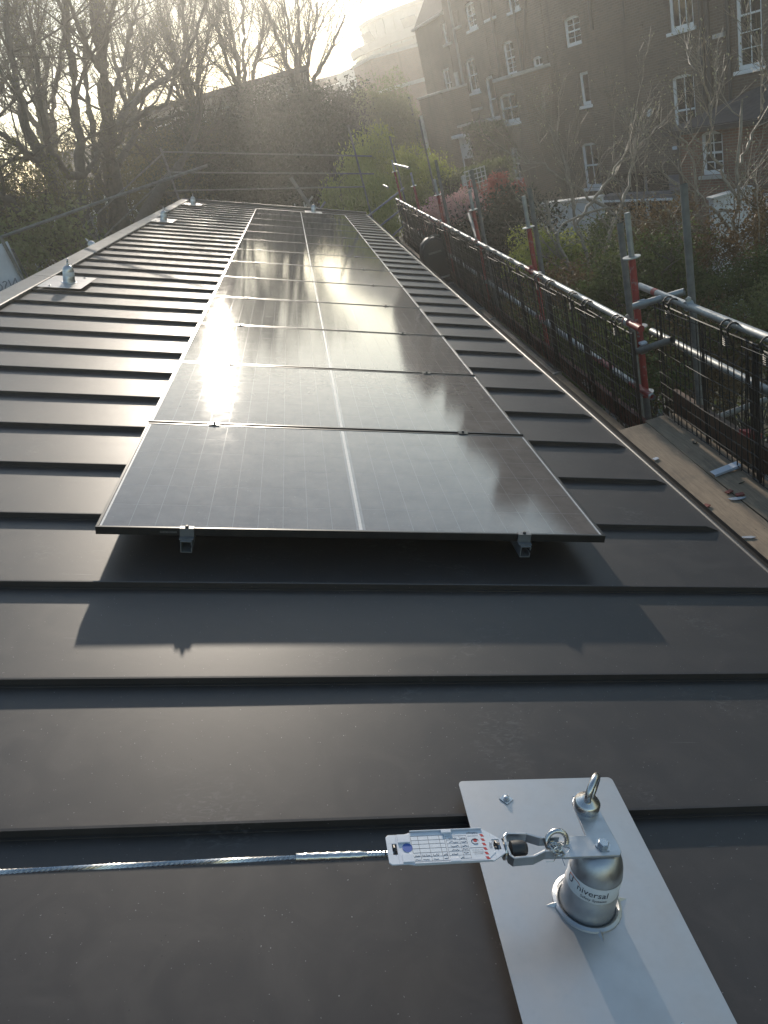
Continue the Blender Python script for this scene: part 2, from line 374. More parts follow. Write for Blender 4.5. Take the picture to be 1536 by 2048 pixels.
# eave roll and gutter
m = MB(); pr = []
for j in range(12):
    a = 2 * math.pi * j / 12; pr.append((UE + .010 + .013 * math.cos(a), RW - .003 + .013 * math.sin(a)))
m.add([(u, V0, z) for u, z in pr] + [(u, V1, z) for u, z in pr], [(j, (j + 1) % 12, 12 + (j + 1) % 12, 12 + j) for j in range(12)] + [tuple(range(11, -1, -1)), tuple(range(12, 24))])
m.build('eave_trim', TRIMM, bld, rot=ROOF_ROT, smooth=50)
ex, _, ez = r2w(UE + .02, 0, RW)
m = MB(); gp = [(ex - .02 + .05 - .05 * math.cos(a), ez - .06 - .05 * math.sin(a)) for a in np.linspace(0, math.pi, 9)]
gi = [(x + (.003 if i < 5 else -.003), z + .003) for i, (x, z) in enumerate(gp)][::-1]; gpr = gp + gi; n = len(gpr)
m.add([(x, V0, z) for x, z in gpr] + [(x, V1, z) for x, z in gpr], [(j, (j + 1) % n, n + (j + 1) % n, n + j) for j in range(n)] + [tuple(range(n - 1, -1, -1)), tuple(range(n, 2 * n))])
m.build('gutter', PIPE, bld)
# far verge upstand
m = MB(); m.b2(UR, UE + .01, V1 - .05, V1 + .05, RW - .2, RW + .055); m.build('verge_trim', TRIMM, bld, rot=ROOF_ROT, bevel=.006)
m = MB(); m.b2(UR, UE + .01, V0 - .1, V0, RW - .2, RW + .045); m.build('verge_trim', TRIMM, bld, rot=ROOF_ROT, bevel=.006)
# deck below the sheets, rear slope, walls
rx, _, rz = r2w(UR, 0, RW + .03); slope2 = math.tan(R(26))
m = MB(); m.b2(-1.83, UE - .03, V0 - .02, V1 - .06, RW - .16, RW - .012); m.build('roof_deck', PIPE, bld, rot=ROOF_ROT)
m = MB(); xb = rx - 4.6
pr = [(rx - .02, rz - .02), (xb, rz - .02 - 4.58 * slope2), (xb, rz - .2 - 4.58 * slope2), (rx - .02, rz - .2)]
m.add([(x, V0, z) for x, z in pr] + [(x, V1, z) for x, z in pr], [(0, 1, 5, 4), (1, 2, 6, 5), (2, 3, 7, 6), (3, 0, 4, 7), (3, 2, 1, 0), (4, 5, 6, 7)]); rs_ = m.build('rear_roof_slope', ROOFM, bld)
for k in range(k0, k1 + 1):
    v_ = S0 + SP * k; m = MB(); m.add([(rx - .18, v_ - .003, rz - .02 - .16 * slope2), (xb, v_ - .003, rz - .02 - 4.58 * slope2), (xb, v_ - .003, rz + .005 - 4.58 * slope2), (rx - .18, v_ - .003, rz + .005 - .16 * slope2), (rx - .18, v_ + .003, rz - .02 - .16 * slope2), (xb, v_ + .003, rz - .02 - 4.58 * slope2), (xb, v_ + .003, rz + .005 - 4.58 * slope2), (rx - .18, v_ + .003, rz + .005 - .16 * slope2)], [(0, 1, 2, 3), (7, 6, 5, 4), (3, 2, 6, 7), (1, 5, 6, 2)]); m.build('seam', ROOFM, rs_)
m = MB(); xl, xr_ = xb + .3, 2.24; zl = rz - .24 - 4.3 * slope2; zr = ez - .2
pr = [(xl, GZ), (xr_, GZ), (xr_, zr), (rx, rz - .3), (xl, zl)]
m.add([(x, V0 + .15, z) for x, z in pr] + [(x, V1 - .15, z) for x, z in pr], [(4, 3, 2, 1, 0), (5, 6, 7, 8, 9), (0, 1, 6, 5), (1, 2, 7, 6), (4, 0, 5, 9)]); m.build('wall', BRICKM, bld)

# ================================================================== solar panels
PW, PD, PP = 1.903, 1.130, 1.154
def panel_frame():
    m = MB(); t_, d_ = .011, .030
    for (x0, x1, y0, y1) in ((0, PW, 0, t_), (0, PW, PD - t_, PD), (0, t_, t_, PD - t_), (PW - t_, PW, t_, PD - t_)): m.b2(x0, x1, y0, y1, -d_, 0)
    m.b2(t_, PW - t_, t_, t_ + .02, -d_, -d_ + .002); m.b2(t_, PW - t_, PD - t_ - .02, PD - t_, -d_, -d_ + .002)
    return m
cw, chh = .0893, .1795
NC, NR = 20, 6
mx0 = .021; half = 10 * .0915
def cell_xy(i, j): return mx0 + (i * .0915 if i < 10 else .031 + i * .0915), .017 + j * .1825
cmesh = None
GRP = 'solar panels in one long row down the roof'
names13 = ['the nearest, its open front edge towards the wire rope', 'second from the front of the row', 'third from the front, brightest in the sun streak', 'fourth from the front of the row', 'fifth from the front of the row', 'sixth from the front of the row', 'seventh, in the middle of the row', 'eighth from the front of the row', 'ninth from the front of the row', 'tenth from the front, fourth from the far end', 'third from the far end of the row', 'second from the far end of the row', 'last at the far end of the row']
fr_me = None
for k in range(13):
    p = thing('solar_panel', 'black framed solar panel, ' + names13[k], 'solar panel', r2w(0, k * PP, 0), ROOF_ROT, GRP)
    if fr_me is None:
        f_ = panel_frame().build('frame', BLACKAL, p, bevel=.0012); fr_me = f_.data
        b_ = MB().b2(.0112, PW - .0112, .0112, PD - .0112, -.006, -.00212).build('glass_laminate', BACKM, p); bk = b_.data
        u_ = MB().b2(.0112, PW - .0112, .0112, PD - .0112, -.0125, -.0085).build('backsheet', PLASTB, p); bs_ = u_.data
        z_ = MB().b2(mx0 + half + .0075, mx0 + half + .0195, .016, PD - .016, -.0027, -.00203).build('busbar_strip', BUSM, p); zs = z_.data
        ed = MB().b2(.0125, .0195, .013, PD - .013, -.0027, -.00205).build('edge_strip', BUSM, p).data; obj('edge_strip', ed, p, (PW - .032, 0, 0))
        cmesh = MB().b2(0, cw, 0, chh, -.0027, -.0020).build('cell', CELLM, p, loc=cell_xy(0, 0) + (0,)).data
        kk = 1
    else:
        f_ = obj('frame', fr_me, p, bevel=.0012); obj('glass_laminate', bk, p); obj('backsheet', bs_, p); obj('busbar_strip', zs, p); obj('edge_strip', ed, p); obj('edge_strip', ed, p, (PW - .032, 0, 0)); kk = 0
    if k < 3:
        for i in range(NC):
            for j in range(NR):
                if k == 0 and i == 0 and j == 0: continue
                x, y = cell_xy(i, j); obj('cell', cmesh, p, (x, y, 0))
    else:
        if k == 3:
            m = MB()
            for i in range(NC):
                for j in range(NR):
                    x, y = cell_xy(i, j); m.b2(x, x + cw, y, y + chh, -.0027, -.0020)
            cg = kind(m.build('cell_grid', CELLM, p), 'stuff').data
        else: kind(obj('cell_grid', cg, p), 'stuff')
    if k == 0:
        m = MB(); m.b2(.222, .282, -.0006, .0002, -.0205, -.0125); m.build('maker_label', DKSTEEL, p)
# mounting rails under the row, with seam clips, mid clamps and end clamps
for u0, lab in ((.318, 'galvanised mounting rail under the solar panels nearer the ridge, its open end showing'), (1.575, 'galvanised mounting rail under the solar panels nearer the eave, its open end showing')):
    rl = thing('mounting_rail', lab, 'rail', r2w(u0, 0, -.030), ROOF_ROT, 'rails under the solar panels')
    m = MB(); a0, a1 = -.045, 13 * PP + .03
    for (x0, x1, z0, z1) in ((-.02, .02, -.003, -.0005), (-.02, -.017, -.042, -.003), (.017, .02, -.042, -.028), (.017, .02, -.016, -.003), (-.02, .02, -.045, -.042)): m.b2(x0, x1, a0, a1, z0, z1)
    m.build('channel', RAILEND, rl)
    for k in range(0, 29):
        v = S0 + SP * (k + 1)
        if k == 0:
            m = MB(); m.b2(-.025, .025, -.018, .018, -.070, -.046); m.b2(-.025, .025, .006, .02, -.095, -.05); m.b2(-.025, .025, -.02, -.006, -.095, -.05); cl = m.build('seam_clip', ALU, rl, loc=(0, v, 0)); clm = cl.data
        else: obj('seam_clip', clm, rl, (0, v, 0))
    for k in range(14):
        v = k * PP - .012 if k else -.009
        m = MB()
        if k in (0, 13):
            s_ = -1 if k == 0 else 1; v = -.004 if k == 0 else 13 * PP - PP + PD + .004
            m.b2(-.025, .025, -.006 if s_ < 0 else -.016, .016 if s_ < 0 else .006, .030, .0335); m.b2(-.025, .025, -.006 if s_ < 0 else .002, -.002 if s_ < 0 else .006, -.002, .030); m.b2(-.025, .025, -.03 if s_ < 0 else -.002, .002 if s_ < 0 else .03, -.0005, .003)
            ec = m.build('end_clamp', BLACKAL if k else RAILEND, rl, loc=(0, v, 0)); MB().lathe([(.0065, 0), (.0065, .0065), (.005, .008)], 10).build('clamp_bolt', PIPE, ec, loc=(0, .004 * s_ * -1, .0335), smooth=40)
        else:
            m.b2(-.025, .025, -.021, .021, .0305, .0335); m.b2(-.025, .025, -.008, .008, -.001, .0302)
            ec = m.build('mid_clamp', BLACKAL, rl, loc=(0, v, 0)); MB().lathe([(.0065, 0), (.0065, .0075), (.005, .009)], 8).build('clamp_bolt', PIPE, ec, loc=(0, 0, .0335), smooth=40)

# ================================================================== fall-arrest anchor posts
PT = RW + .036      # top of the base plates, which bridge the seams
def rounded(x0, x1, y0, y1, r, n=4):
    o_ = []
    for cx_, cy_, a0 in ((x1 - r, y1 - r, 0), (x0 + r, y1 - r, 90), (x0 + r, y0 + r, 180), (x1 - r, y0 + r, 270)):
        for j in range(n + 1): a = R(a0 + 90 * j / n); o_.append((cx_ + r * math.cos(a), cy_ + r * math.sin(a)))
    return o_
DOME = [(.056, 0), (.0575, .004), (.0562, .008), (.0555, .030), (.0550, .056), (.0532, .060), (.0530, .066), (.0528, .100), (.0520, .108), (.0500, .122), (.0455, .136), (.038, .148), (.028, .156), (.018, .159), (.0001, .160)]
def flashing(p, du, dv):
    # pressed square base of the post: raised ring with four points
    m = MB(); m.lathe([(.072, 0), (.071, .004), (.065, .007), (.060, .004), (.0575, 0)], 32)
    for a in (-88, 2, 92, 182):
        c, s_ = math.cos(R(a)), math.sin(R(a)); q = lambda r, t_, z: (r * c - t_ * s_, r * s_ + t_ * c, z)
        m.add([q(.066, -.008, 0), q(.066, .008, 0), q(.090, 0, 0), q(.068, 0, .007)], [(0, 2, 3), (2, 1, 3), (1, 0, 3), (0, 1, 2)])
    return m.build('post_collar', ALU, p, smooth=45)
def anchor_post(name, label, u, v, plate=(.395, .66), pc=(0, 0), eye=True, band=True, group='fall arrest anchor posts', rotz=0):
    a = thing(name, label, 'anchor post', r2w(u, v, PT), ROOF_ROT, group)
    m = MB(); hw, hl = plate[0] / 2, plate[1] / 2
    m.prism(rounded(pc[0] - hw, pc[0] + hw, pc[1] - hl, pc[1] + hl, .012), -.003, 0); pl = m.build('base_plate', PLATEM, a)
    for sx in (-1, 1):
        for sy in (-1, 1):
            x, y = pc[0] + sx * (hw - .105), pc[1] + sy * (hl - .062)
            b_ = MB(); b_.box((0, 0, .0012), (.024, .024, .0024), 0, (0, 0, R(38))); b_.lathe([(.0085, .0024), (.0085, .0045), (.0062, .0048), (.006, .0085), (.0045, .0095)], 12)
            b_.build('plate_screw', STEEL, pl, loc=(x, y, 0), smooth=40)
    flashing(a, 0, 0)
    d_ = MB().lathe(DOME, 40).build('post_dome', ALU, a, smooth=50)
    if band: MB().lathe([(.0532, .061), (.0535, .062), (.0535, .101), (.0532, .102)], 40, close=False).build('sticker_band', STICKER, d_, smooth=60)
    if eye:
        e = MB(); e.lathe([(.013, .160), (.015, .163), (.014, .172), (.008, .178), (.006, .180)], 16)
        pts = [(.0, math.cos(t_) * .019, .199 + math.sin(t_) * .019) for t_ in np.linspace(0, 2 * math.pi, 17)[:-1]]
        e.tube(pts, .0055, 8, closed=True); e.build('eye_bolt', STEEL, a, smooth=60)
    return a
PU, PV = 1.297, -1.488
near = anchor_post('anchor_post', 'aluminium anchor post in the foreground with a round sticker and L bracket on its plate', PU, PV, (.394, .67), (-.006, .008), eye=False)
near_dome = [c for c in near.children if c.name.startswith('post_dome')][0]
# lettering wrapped round the dome
def text_mesh(txt, size, align='CENTER', ext=0.0, shear=0):
    cu = bpy.data.curves.new('lettering', 'FONT'); cu.body = txt; cu.size = size; cu.align_x = align; cu.resolution_u = 2; cu.extrude = ext; cu.shear = shear; cu.offset = 0
    o = bpy.data.objects.new('lettering', cu); C.objects.link(o)
    bpy.context.view_layer.update()
    me = bpy.data.meshes.new_from_object(o.evaluated_get(bpy.context.evaluated_depsgraph_get())); bpy.data.objects.remove(o); bpy.data.curves.remove(cu); return me
def wrap(me, r, a0, z0, name, mat, parent):
    for v in me.vertices:
        a = a0 + v.co.x / r; v.co = Vector((r * math.cos(a), r * math.sin(a), z0 + v.co.y))
    me.materials.clear(); me.materials.append(mat); return obj(name, me, parent)
A0 = R(-118)
wrap(text_mesh('niversal', .0215), .0541, A0 + .05, .0790, 'lettering', INK, near_dome)
wrap(text_mesh('Safety Systems', .0092), .0541, A0 + .14, .0675, 'lettering', INK, near_dome)
wrap(text_mesh('U', .0250), .0541, A0 - .93, .0790, 'lettering', INK, near_dome)
m = MB(); arc = [(.0543 * math.cos(A0 - 1.02 + .0), .0543 * math.sin(A0 - 1.02), .0945)] + [(.0543 * math.cos(A0 + a), .0543 * math.sin(A0 + a), z) for a, z in ((-1.0, .0965), (-.85, .0978), (-.7, .0975), (-.55, .0965), (-.48, .0935), (-.47, .0915))]
m.tube(arc, .0005, 5); m.build('logo_arc', INKOR, near_dome)
# L bracket on top of the post
BT = .1605
m = MB(); out = [(.026, -.026), (.033, -.018), (.033, .0), (.026, .112), (.018, .124), (-.016, .124), (-.024, .112), (-.026, .024), (-.085, .024), (-.108, .018), (-.116, 0), (-.108, -.019), (-.085, -.026)]
m.prism(out, BT, BT + .006); br = m.build('l_bracket', ALU, near, bevel=.001)
m = MB(); m.lathe([(.0165, 0), (.0165, .002), (.0115, .0022), (.0115, .0095), (.010, .0105)], 6); m.build('hex_bolt', STEEL, br, loc=(0, -.002, BT + .006))
# eye nut at the far end of the bracket
m = MB(); m.lathe([(.0265, 0), (.027, .004), (.027, .017), (.024, .022), (.014, .028), (.009, .036)], 28)
pts = [(math.sin(t_) * .0 + .002, .004 + math.cos(t_) * .027, .052 + math.sin(t_) * .027) for t_ in np.linspace(0, 2 * math.pi, 25)[:-1]]
m.tube(pts, .0075, 10, closed=True); m.build('eye_nut', STEEL, br, loc=(0, .094, BT + .006), rot=(0, 0, R(-38)), smooth=50)
# ring through the bracket end with seizing wire
m = MB(); pts = [(math.cos(t_) * .021, .010 + .016 * math.sin(t_) * .55, .006 + .019 * math.sin(t_)) for t_ in np.linspace(0, 2 * math.pi, 25)[:-1]]
m.tube(pts, .0052, 9, closed=True); m.build('shackle_bow', STEEL, br, loc=(-.092, .0, BT + .003), smooth=60)
m = MB(); r_ = random.Random(3)
for q in range(9):
    c0 = Vector((-.096 + r_.uniform(-.01, .012), -.012 + r_.uniform(-.012, .008), BT + .01 + r_.uniform(-.004, .01))); pts = []
    for t_ in np.linspace(0, 5.6, 10): pts.append(c0 + Vector((.012 * math.cos(t_ + q), .010 * math.sin(t_ + q), .004 * math.sin(2 * t_ + q))))
    m.tube(pts, .0011, 4)
m.tube([(-.10, -.02, BT + .008), (-.112, -.034, BT + .006), (-.125, -.030, BT + .001)], .0008, 4); m.tube([(-.094, -.02, BT + .008), (-.09, -.04, BT + .0)], .0008, 4)
m.build('seizing_wire', STEEL, br)
# ---- wire rope assembly (fork, nut, threaded stud, swaged ferrule, rope)
wr = thing('wire_rope_lifeline', 'stranded steel wire rope lifeline with swaged end running to the near anchor post', 'wire rope', r2w(PU, PV, PT + BT + .004), ROOF_ROT)
m = MB(); out = [(-.088, .016), (-.125, .016), (-.150, .027), (-.190, .029), (-.196, .022)]
pth = out + [(-.197, .0), (-.196, -.022)] + [(x, -y) for x, y in out[::-1][1:]]
def strap(m, pth, z0, z1, t_):
    for i in range(len(pth) - 1):
        a, b = Vector(pth[i]).to_2d() if False else Vector((pth[i][0], pth[i][1])), Vector((pth[i + 1][0], pth[i + 1][1]))
        d = (b - a).normalized(); n_ = Vector((-d.y, d.x)) * t_ / 2; e = d * t_ * .35
        m.prism([tuple(a - e + n_), tuple(a - e - n_), tuple(b + e - n_), tuple(b + e + n_)], z0, z1)
strap(m, pth, -.011, .011, .005); m.build('fork', ALU, wr, bevel=.001)
rx90 = Matrix.Rotation(R(90), 4, 'Y')
m = MB(); m.lathe([(.0075, 0), (.0075, .014)], 16, mat=Matrix.Translation((-.098, 0, -.007))); m.build('fork_pin', STEEL, wr, smooth=40)
m = MB(); m.lathe([(.002, -.190), (.015, -.188), (.016, -.176), (.0155, -.163), (.011, -.156), (.003, -.154)], 20, mat=rx90); m.build('rubber_stop', PIPE, wr, smooth=50)
m = MB(); m.lathe([(.020, -.2035), (.020, -.2005)], 24, mat=rx90); m.lathe([(.0135, -.214), (.0135, -.2037)], 6, mat=rx90); m.lathe([(.0115, -.2195), (.0115, -.2145)], 6, mat=rx90); m.build('lock_nuts', STEEL, wr)
m = MB(); prof = [(.0062, -.50)]
for i in range(70): prof += [(.0062 if i % 2 else .0054, -.50 + i * .0037)]
prof += [(.0062, -.200)]; m.lathe(prof, 12, mat=rx90); m.build('threaded_stud', STEEL, wr)
m = MB(); prof = []
for i in range(6):
    x = -.605 + i * .0205; prof += [(.0082, x), (.0076, x + .004), (.0072, x + .012), (.0081, x + .018)]
prof += [(.0066, -.478), (.006, -.47)]; m.lathe([(.005, -.606)] + prof, 14, mat=rx90); m.build('swaged_ferrule', STEEL, wr, smooth=40)
m = MB()
def rope_z(x): return -.012 * ((x + .6) ** 2)
L0, L1 = -.60, -2.78
for sidx in range(7):
    pts = []
    for i in range(0, 330):
        x = L0 + (L1 - L0) * i / 329; a = -x * 2 * math.pi / .052 + sidx * math.pi / 3
        rr = .0031 if sidx < 6 else 0; pts.append((x, math.cos(a) * rr - .020 * max(0, -x - .6) ** 1.2 * .3, math.sin(a) * rr + rope_z(x)))
    m.tube(pts, .0017, 5)
m.build('rope', STEEL, wr, smooth=60)
# ---- inspection tag clipped on the stud
tg = thing('inspection_tag', 'white plastic inspection tag with filled-in table clipped on the wire rope', 'tag', r2w(PU - .315, PV - .001, PT + BT + .016), (0, A18, R(0.5)))
TOPF = []
m = MB(); bodyp = [(.108, .012), (.074, .040), (-.068, .037), (-.082, .033), (-.113, .033), (-.118, .028), (-.118, -.030), (-.113, -.035), (-.082, -.035), (-.068, -.038), (.082, -.037), (.110, -.020)]
def ringprism(m, outer, holes, z0, z1):
    # tag plate built from strips so its two slots stay open
    m.prism(outer, z0, z1)
m.prism([(.088, .0285), (.074, .040), (-.068, .037), (-.082, .033), (-.099, .033), (-.099, -.035), (-.082, -.035), (-.068, -.038), (.082, -.037), (.0885, -.0335)], 0, .0028)
m.prism([(-.099, .033), (-.113, .033), (-.118, .028), (-.118, .012), (-.099, .012)], 0, .0028); m.prism([(-.099, -.013), (-.118, -.013), (-.118, -.030), (-.113, -.035), (-.099, -.035)], 0, .0028)
m.b2(-.118, -.108, -.013, .012, 0, .0028)
m.prism([(.088, .0285), (.1035, .0155), (.1035, .012), (.088, .012)], 0, .0028); m.prism([(.088, -.012), (.110, -.012), (.110, -.020), (.0885, -.0335)], 0, .0028); m.prism([(.1035, .0155), (.110, .010), (.110, -.012), (.1035, -.012)], 0, .0028)
tb = m.build('tag_body', PLASTW, tg, bevel=.0006)
m = MB()
for (x0, y0, x1, y1) in ((-.07, .0372, .074, .0392), (-.07, -.0378, .08, -.0358)): m.b2(x0, x1, min(y0, y1), max(y0, y1), .0028, .0062)
m.b2(-.008, .012, .030, .0385, .0028, .007); m.b2(-.002, .018, -.0372, -.029, .0028, .007); m.b2(-.096, -.072, .012, .031, .0028, .0058); m.b2(-.092, -.070, -.033, -.014, .0028, .0058)
m.build('tag_clips', PLASTW, tg, bevel=.0008)
card = MB().prism([(.070, .034), (-.078, .032), (-.078, -.033), (.074, -.032), (.090, -.018), (.088, .020)], .0029, .0034).build('record_card', PAPER, tg)
Z_ = .0036
m = MB()
def ln(x0, y0, x1, y1, t_=.0005): m.b2(min(x0, x1) - t_ / 2, max(x0, x1) + t_ / 2, min(y0, y1) - t_ / 2, max(y0, y1) + t_ / 2, .0034, Z_)
for y in (.027, .017, .008, -.002, -.012, -.021, -.031): ln(-.070, y, -.004, y)
for x in (-.070, -.056, -.036, -.014, -.004): ln(x, -.031, x, .027)
for y in (.024, .015, .006, -.003, -.012, -.021, -.029): ln(-.001, y, .040, y, .0004)
for x in (-.001, .026, .040): ln(x, -.029, x, .024, .0004)
ln(.042, -.006, .067, -.006, .0007); ln(.043, .022, .064, .022, .0005)
r_ = random.Random(8)
for (x0, y0, w_, h_) in ((-.054, -.019, .016, .005), (-.033, -.018, .012, .006), (-.012, -.019, .008, .006), (.004, .018, .016, .004), (.004, .009, .018, .004), (.005, 0, .016, .004), (.006, -.009, .014, .004), (.004, -.018, .012, .004), (.016, -.027, .010, .004), (.028, .017, .010, .004), (.028, .009, .010, .004), (.028, .0, .010, .004), (.028, -.008, .010, .004), (.028, -.017, .009, .003), (-.053, -.028, .012, .002), (-.033, -.028, .010, .002), (-.012, -.027, .007, .002), (-.068, -.020, .010, .005), (-.068, -.028, .010, .002)):
    pts = [(x0 + w_ * i / 11, y0 + r_.uniform(-.5, .5) * h_, Z_) for i in range(12)]; m.tube(pts, .00033, 3)
m.build('card_print', INK, card)
m = MB()
for i in range(6): m.prism([(.070, -.033 + i * .0105), (.076, -.033 + i * .0105), (.0735, -.027 + i * .0105), (.0675, -.027 + i * .0105)], .0034, Z_)
m.lathe([(.0040, .0034), (.0040, Z_)], 12, mat=Matrix.Translation((.056, .011, 0))); m.build('hazard_print', INKRED, card)
m = MB(); m.tube([(.0555 + math.cos(t_) * .0072, .009 + math.sin(t_) * .0062, Z_) for t_ in np.linspace(.4, 5.4, 14)], .0007, 4); m.build('logo_ring', INK, card)
m = MB(); m.lathe([(.010, .0034), (.010, Z_)], 20, mat=Matrix.Translation((-.079, .001, 0))); m.build('blue_mark', INKBLUE, card)
def flat_text(txt, size, x, y, mat, rot=math.pi):
    me = text_mesh(txt, size); me.materials.clear(); me.materials.append(mat); return obj('lettering', me, card, (x, y, Z_ + .0001), (0, 0, rot))
flat_text('FallAngel', .0062, .0535, .0305, INK); flat_text('Universal Safety', .0034, .056, -.0155, INK); flat_text('Systems Ltd', .0034, .056, -.0195, INK); flat_text('TEL: 01234 204 160', .0026, .056, -.0105, INK)
flat_text('2025', .0075, .0815, -.002, INK, R(-97)); flat_text('ML2', .005, -.076, -.013, INK)
# tag straps round the stud
m = MB()
for x in (-.104, .096): m.tube([(x, .0, -.016), (x, .009, -.012), (x, .010, .001), (x, .0, .005), (x, -.010, .001), (x, -.009, -.012)], .0022, 5, closed=True)
m.build('tag_strap', PLASTB, tg)

# ---- the other posts further up the roof
anchor_post('anchor_post', 'grey anchor post beside the ridge cap, nearest of those along the ridge', -1.43, 5.43, (.40, .66), (-.02, .02))
anchor_post('anchor_post', 'small anchor post beside the ridge cap, second along the ridge from the camera', -1.50, 12.2, (.40, .66), (0, .0))
anchor_post('anchor_post', 'small anchor post at the far upper corner of the roof near the scaffold rails', -1.44, 16.3, (.40, .66), (0, .0))
anchor_post('anchor_post', 'distant anchor post at the far end of the roof behind the last solar panel', 1.27, 16.6, (.40, .5), (0, .0))
hx, hy, hz = r2w(-2.02, 9.55, -.04)
hp = anchor_post('anchor_post', 'anchor post on the hidden slope, only its rounded top showing over the ridge cap', 0, 0, (.36, .5), (0, 0))
hp.location = (rx - .34, 9.75, rz - .02 - .34 * slope2 + .035); hp.rotation_euler = (0, R(-26), 0)
anchor_post('anchor_post', 'anchor post at the ridge where the near wire rope ends', -1.50, -1.49, (.36, .5), (0, 0))
# a straw-like twig by the panels and bits of grit on the trays

# ================================================================== scaffold along the eave
TR = .02415
SX = 3.12; SYS = [2.82 + 2.57 * k for k in range(6)]
RA, RM, DA = -.752, -1.262, -1.655            # guard rail, mid rail, deck of the far lift
DB = -1.45                                     # near boards, lapped higher
def rosette(m, z, r=.061):
    m.lathe([(TR + .001, z - .005), (.034, z - .005), (r, z - .004), (r, z + .004), (.034, z + .005), (TR + .001, z + .005)], 20, close=False)
def standard(label, x, y, ztop, red_top, red_bot, lean=(0, 0), spig=True, zs=None):
    s = thing('scaffold_standard', label, 'scaffold pole', (x, y, GZ), (R(lean[0]), R(lean[1]), 0), 'red banded scaffold standards along the eave')
    zt, zb = red_top - GZ, red_bot - GZ
    m = MB(); m.tube([(0, 0, zb), (0, 0, zt)], TR, 16); m.build('red_tube', REDM, s, smooth=40)
    m = MB(); m.tube([(0, 0, 0), (0, 0, zb + .001)], TR - .0005, 14); m.build('lower_tube', DULLGALV, s, smooth=40)
    if spig:
        m = MB(); m.tube([(0, 0, zt - .005), (0, 0, ztop - GZ)], TR - .004, 14, caps=False); m.tube([(0, 0, zt), (0, 0, ztop - GZ)], TR - .007, 14); m.build('spigot', GALV, s, smooth=40)
    for z in (zs or [red_top, RA - .03, RM - .03]):
        m = MB(); rosette(m, z - GZ)
        m.build('rosette', GALV, s, smooth=40)
    return s
ord_ = ['nearest red scaffold standard with galvanised spigot and two ring plates beside the boards', 'second red scaffold standard along the eave rail, by the rounded lime bush', 'third red scaffold standard along the eave rail', 'fourth red scaffold standard along the eave rail, by the pink shrub', 'fifth red scaffold standard along the eave rail', 'last red scaffold standard at the far end of the eave rail']
tops = [-.28, -.32, -.34, -.30, -.28, -.1]
for k, y in enumerate(SYS):
    standard(ord_[k], SX, y, tops[k] + (.30 if k in (0, 1) else .24), tops[k], RM - .07 if k == 0 else DA, (0, 0))
# galvanised tubes tied beside the standards
def pole(label, p0, p1, mat=DULLGALV, r=TR, group='plain scaffold tubes', name='scaffold_tube', part=None, n=14):
    c = Vector(p0); m = MB(); d = Vector(p1) - c
    m.tube([(0, 0, 0), tuple(d)], r, n, caps=False); m.tube([tuple(d * .0), tuple(d)], r - .004, n, caps=False)
    fs = []
    o = m.build(name, mat, loc=tuple(c), smooth=40); tag(o, label, 'scaffold tube', group); return o
def coupler(parent, loc, rot=(0, 0, 0), mat=None):
    m = MB(); m.lathe([(TR + .0005, -.022), (.033, -.022), (.033, .022), (TR + .0005, .022)], 14, close=False); m.box((.0, .037, 0), (.02, .03, .03)); m.lathe([(.011, 0), (.011, .012)], 6, mat=Matrix.Translation((.0, .05, -.006)))
    o = m.build('coupler', mat or GALV, parent, loc=loc, rot=rot, smooth=40); return o
pole('tall weathered scaffold tube standing alone behind the near guard rail', (3.31, 2.32, GZ), (3.310,2.365,0.175))
pole('weathered scaffold tube right behind the nearest red standard', (3.21, 3.16, GZ), (3.210,3.203,-0.110))
for k, (x, y) in enumerate(((1026, 395), (915, 360), (842, 370), (722, 410))):
    if k < 3: pole(['weathered tube rising beside the second red standard', 'weathered tube rising behind the third red standard by the pink shrub', 'weathered tube rising behind the fourth red standard'][k], (SX + .1, SYS[k + 1] + .12, GZ), (SX + .1, SYS[k + 1] + .12, [.02, .12, .2][k]))
# rails of the far lift
rA = pole('long guard rail tube along the eave carrying the mesh panels, painted red at its joints', (SX - .045, 2.80, RA), (SX - .045, 16.2, RA + .05), GALV, n=16)
for k, y in enumerate(SYS):
    m = MB(); m.tube([(0, y - 2.80 - .15, 0.0), (0, y - 2.80 + .14, .0)], TR + .0012, 16); m.build('red_sleeve', REDM, rA, smooth=40, loc=(0, 0, .05 * (y - 2.8) / 13.4))
    coupler(rA, (0, y - 2.80 - .04 + (.12 if k == 0 else .02), .05 * (y - 2.8) / 13.4), (R(90), 0, R(90 if k % 2 else 0)), REDM if k == 1 else GALV)
rM = pole('mid rail tube behind the mesh panels along the eave', (SX - .03, 2.62, RM), (SX - .03, 16.2, RM + .05), GALV)
for y0, y1 in ((2.65, 3.0), (3.35, 3.95), (5.2, 5.5), (7.8, 8.1)):
    m = MB(); m.tube([(0, y0 - 2.62, 0), (0, y1 - 2.62, 0)], TR + .001, 14); m.build('red_sleeve', REDM, rM, smooth=40, loc=(0, 0, .05 * (y0 - 2.62) / 13.4))
# rails of the near lift
rB = pole('thick galvanised guard rail tube close to the camera on the near scaffold', (3.235, 3.02, -.548), (3.235, -3.2, -.548), GALV, n=20)
coupler(rB, (0, 2.25 - 3.02, 0), (R(90), 0, R(90)))
m = MB(); m.tube([(0, -.30, 0), (0, -.24, 0)], TR + .0012, 16); m.build('red_sleeve', REDM, rB, smooth=40)
rB2 = pole('galvanised mid rail tube behind the near mesh panels', (3.265, 2.95, -.885), (3.265, -3.2, -.885), GALV)
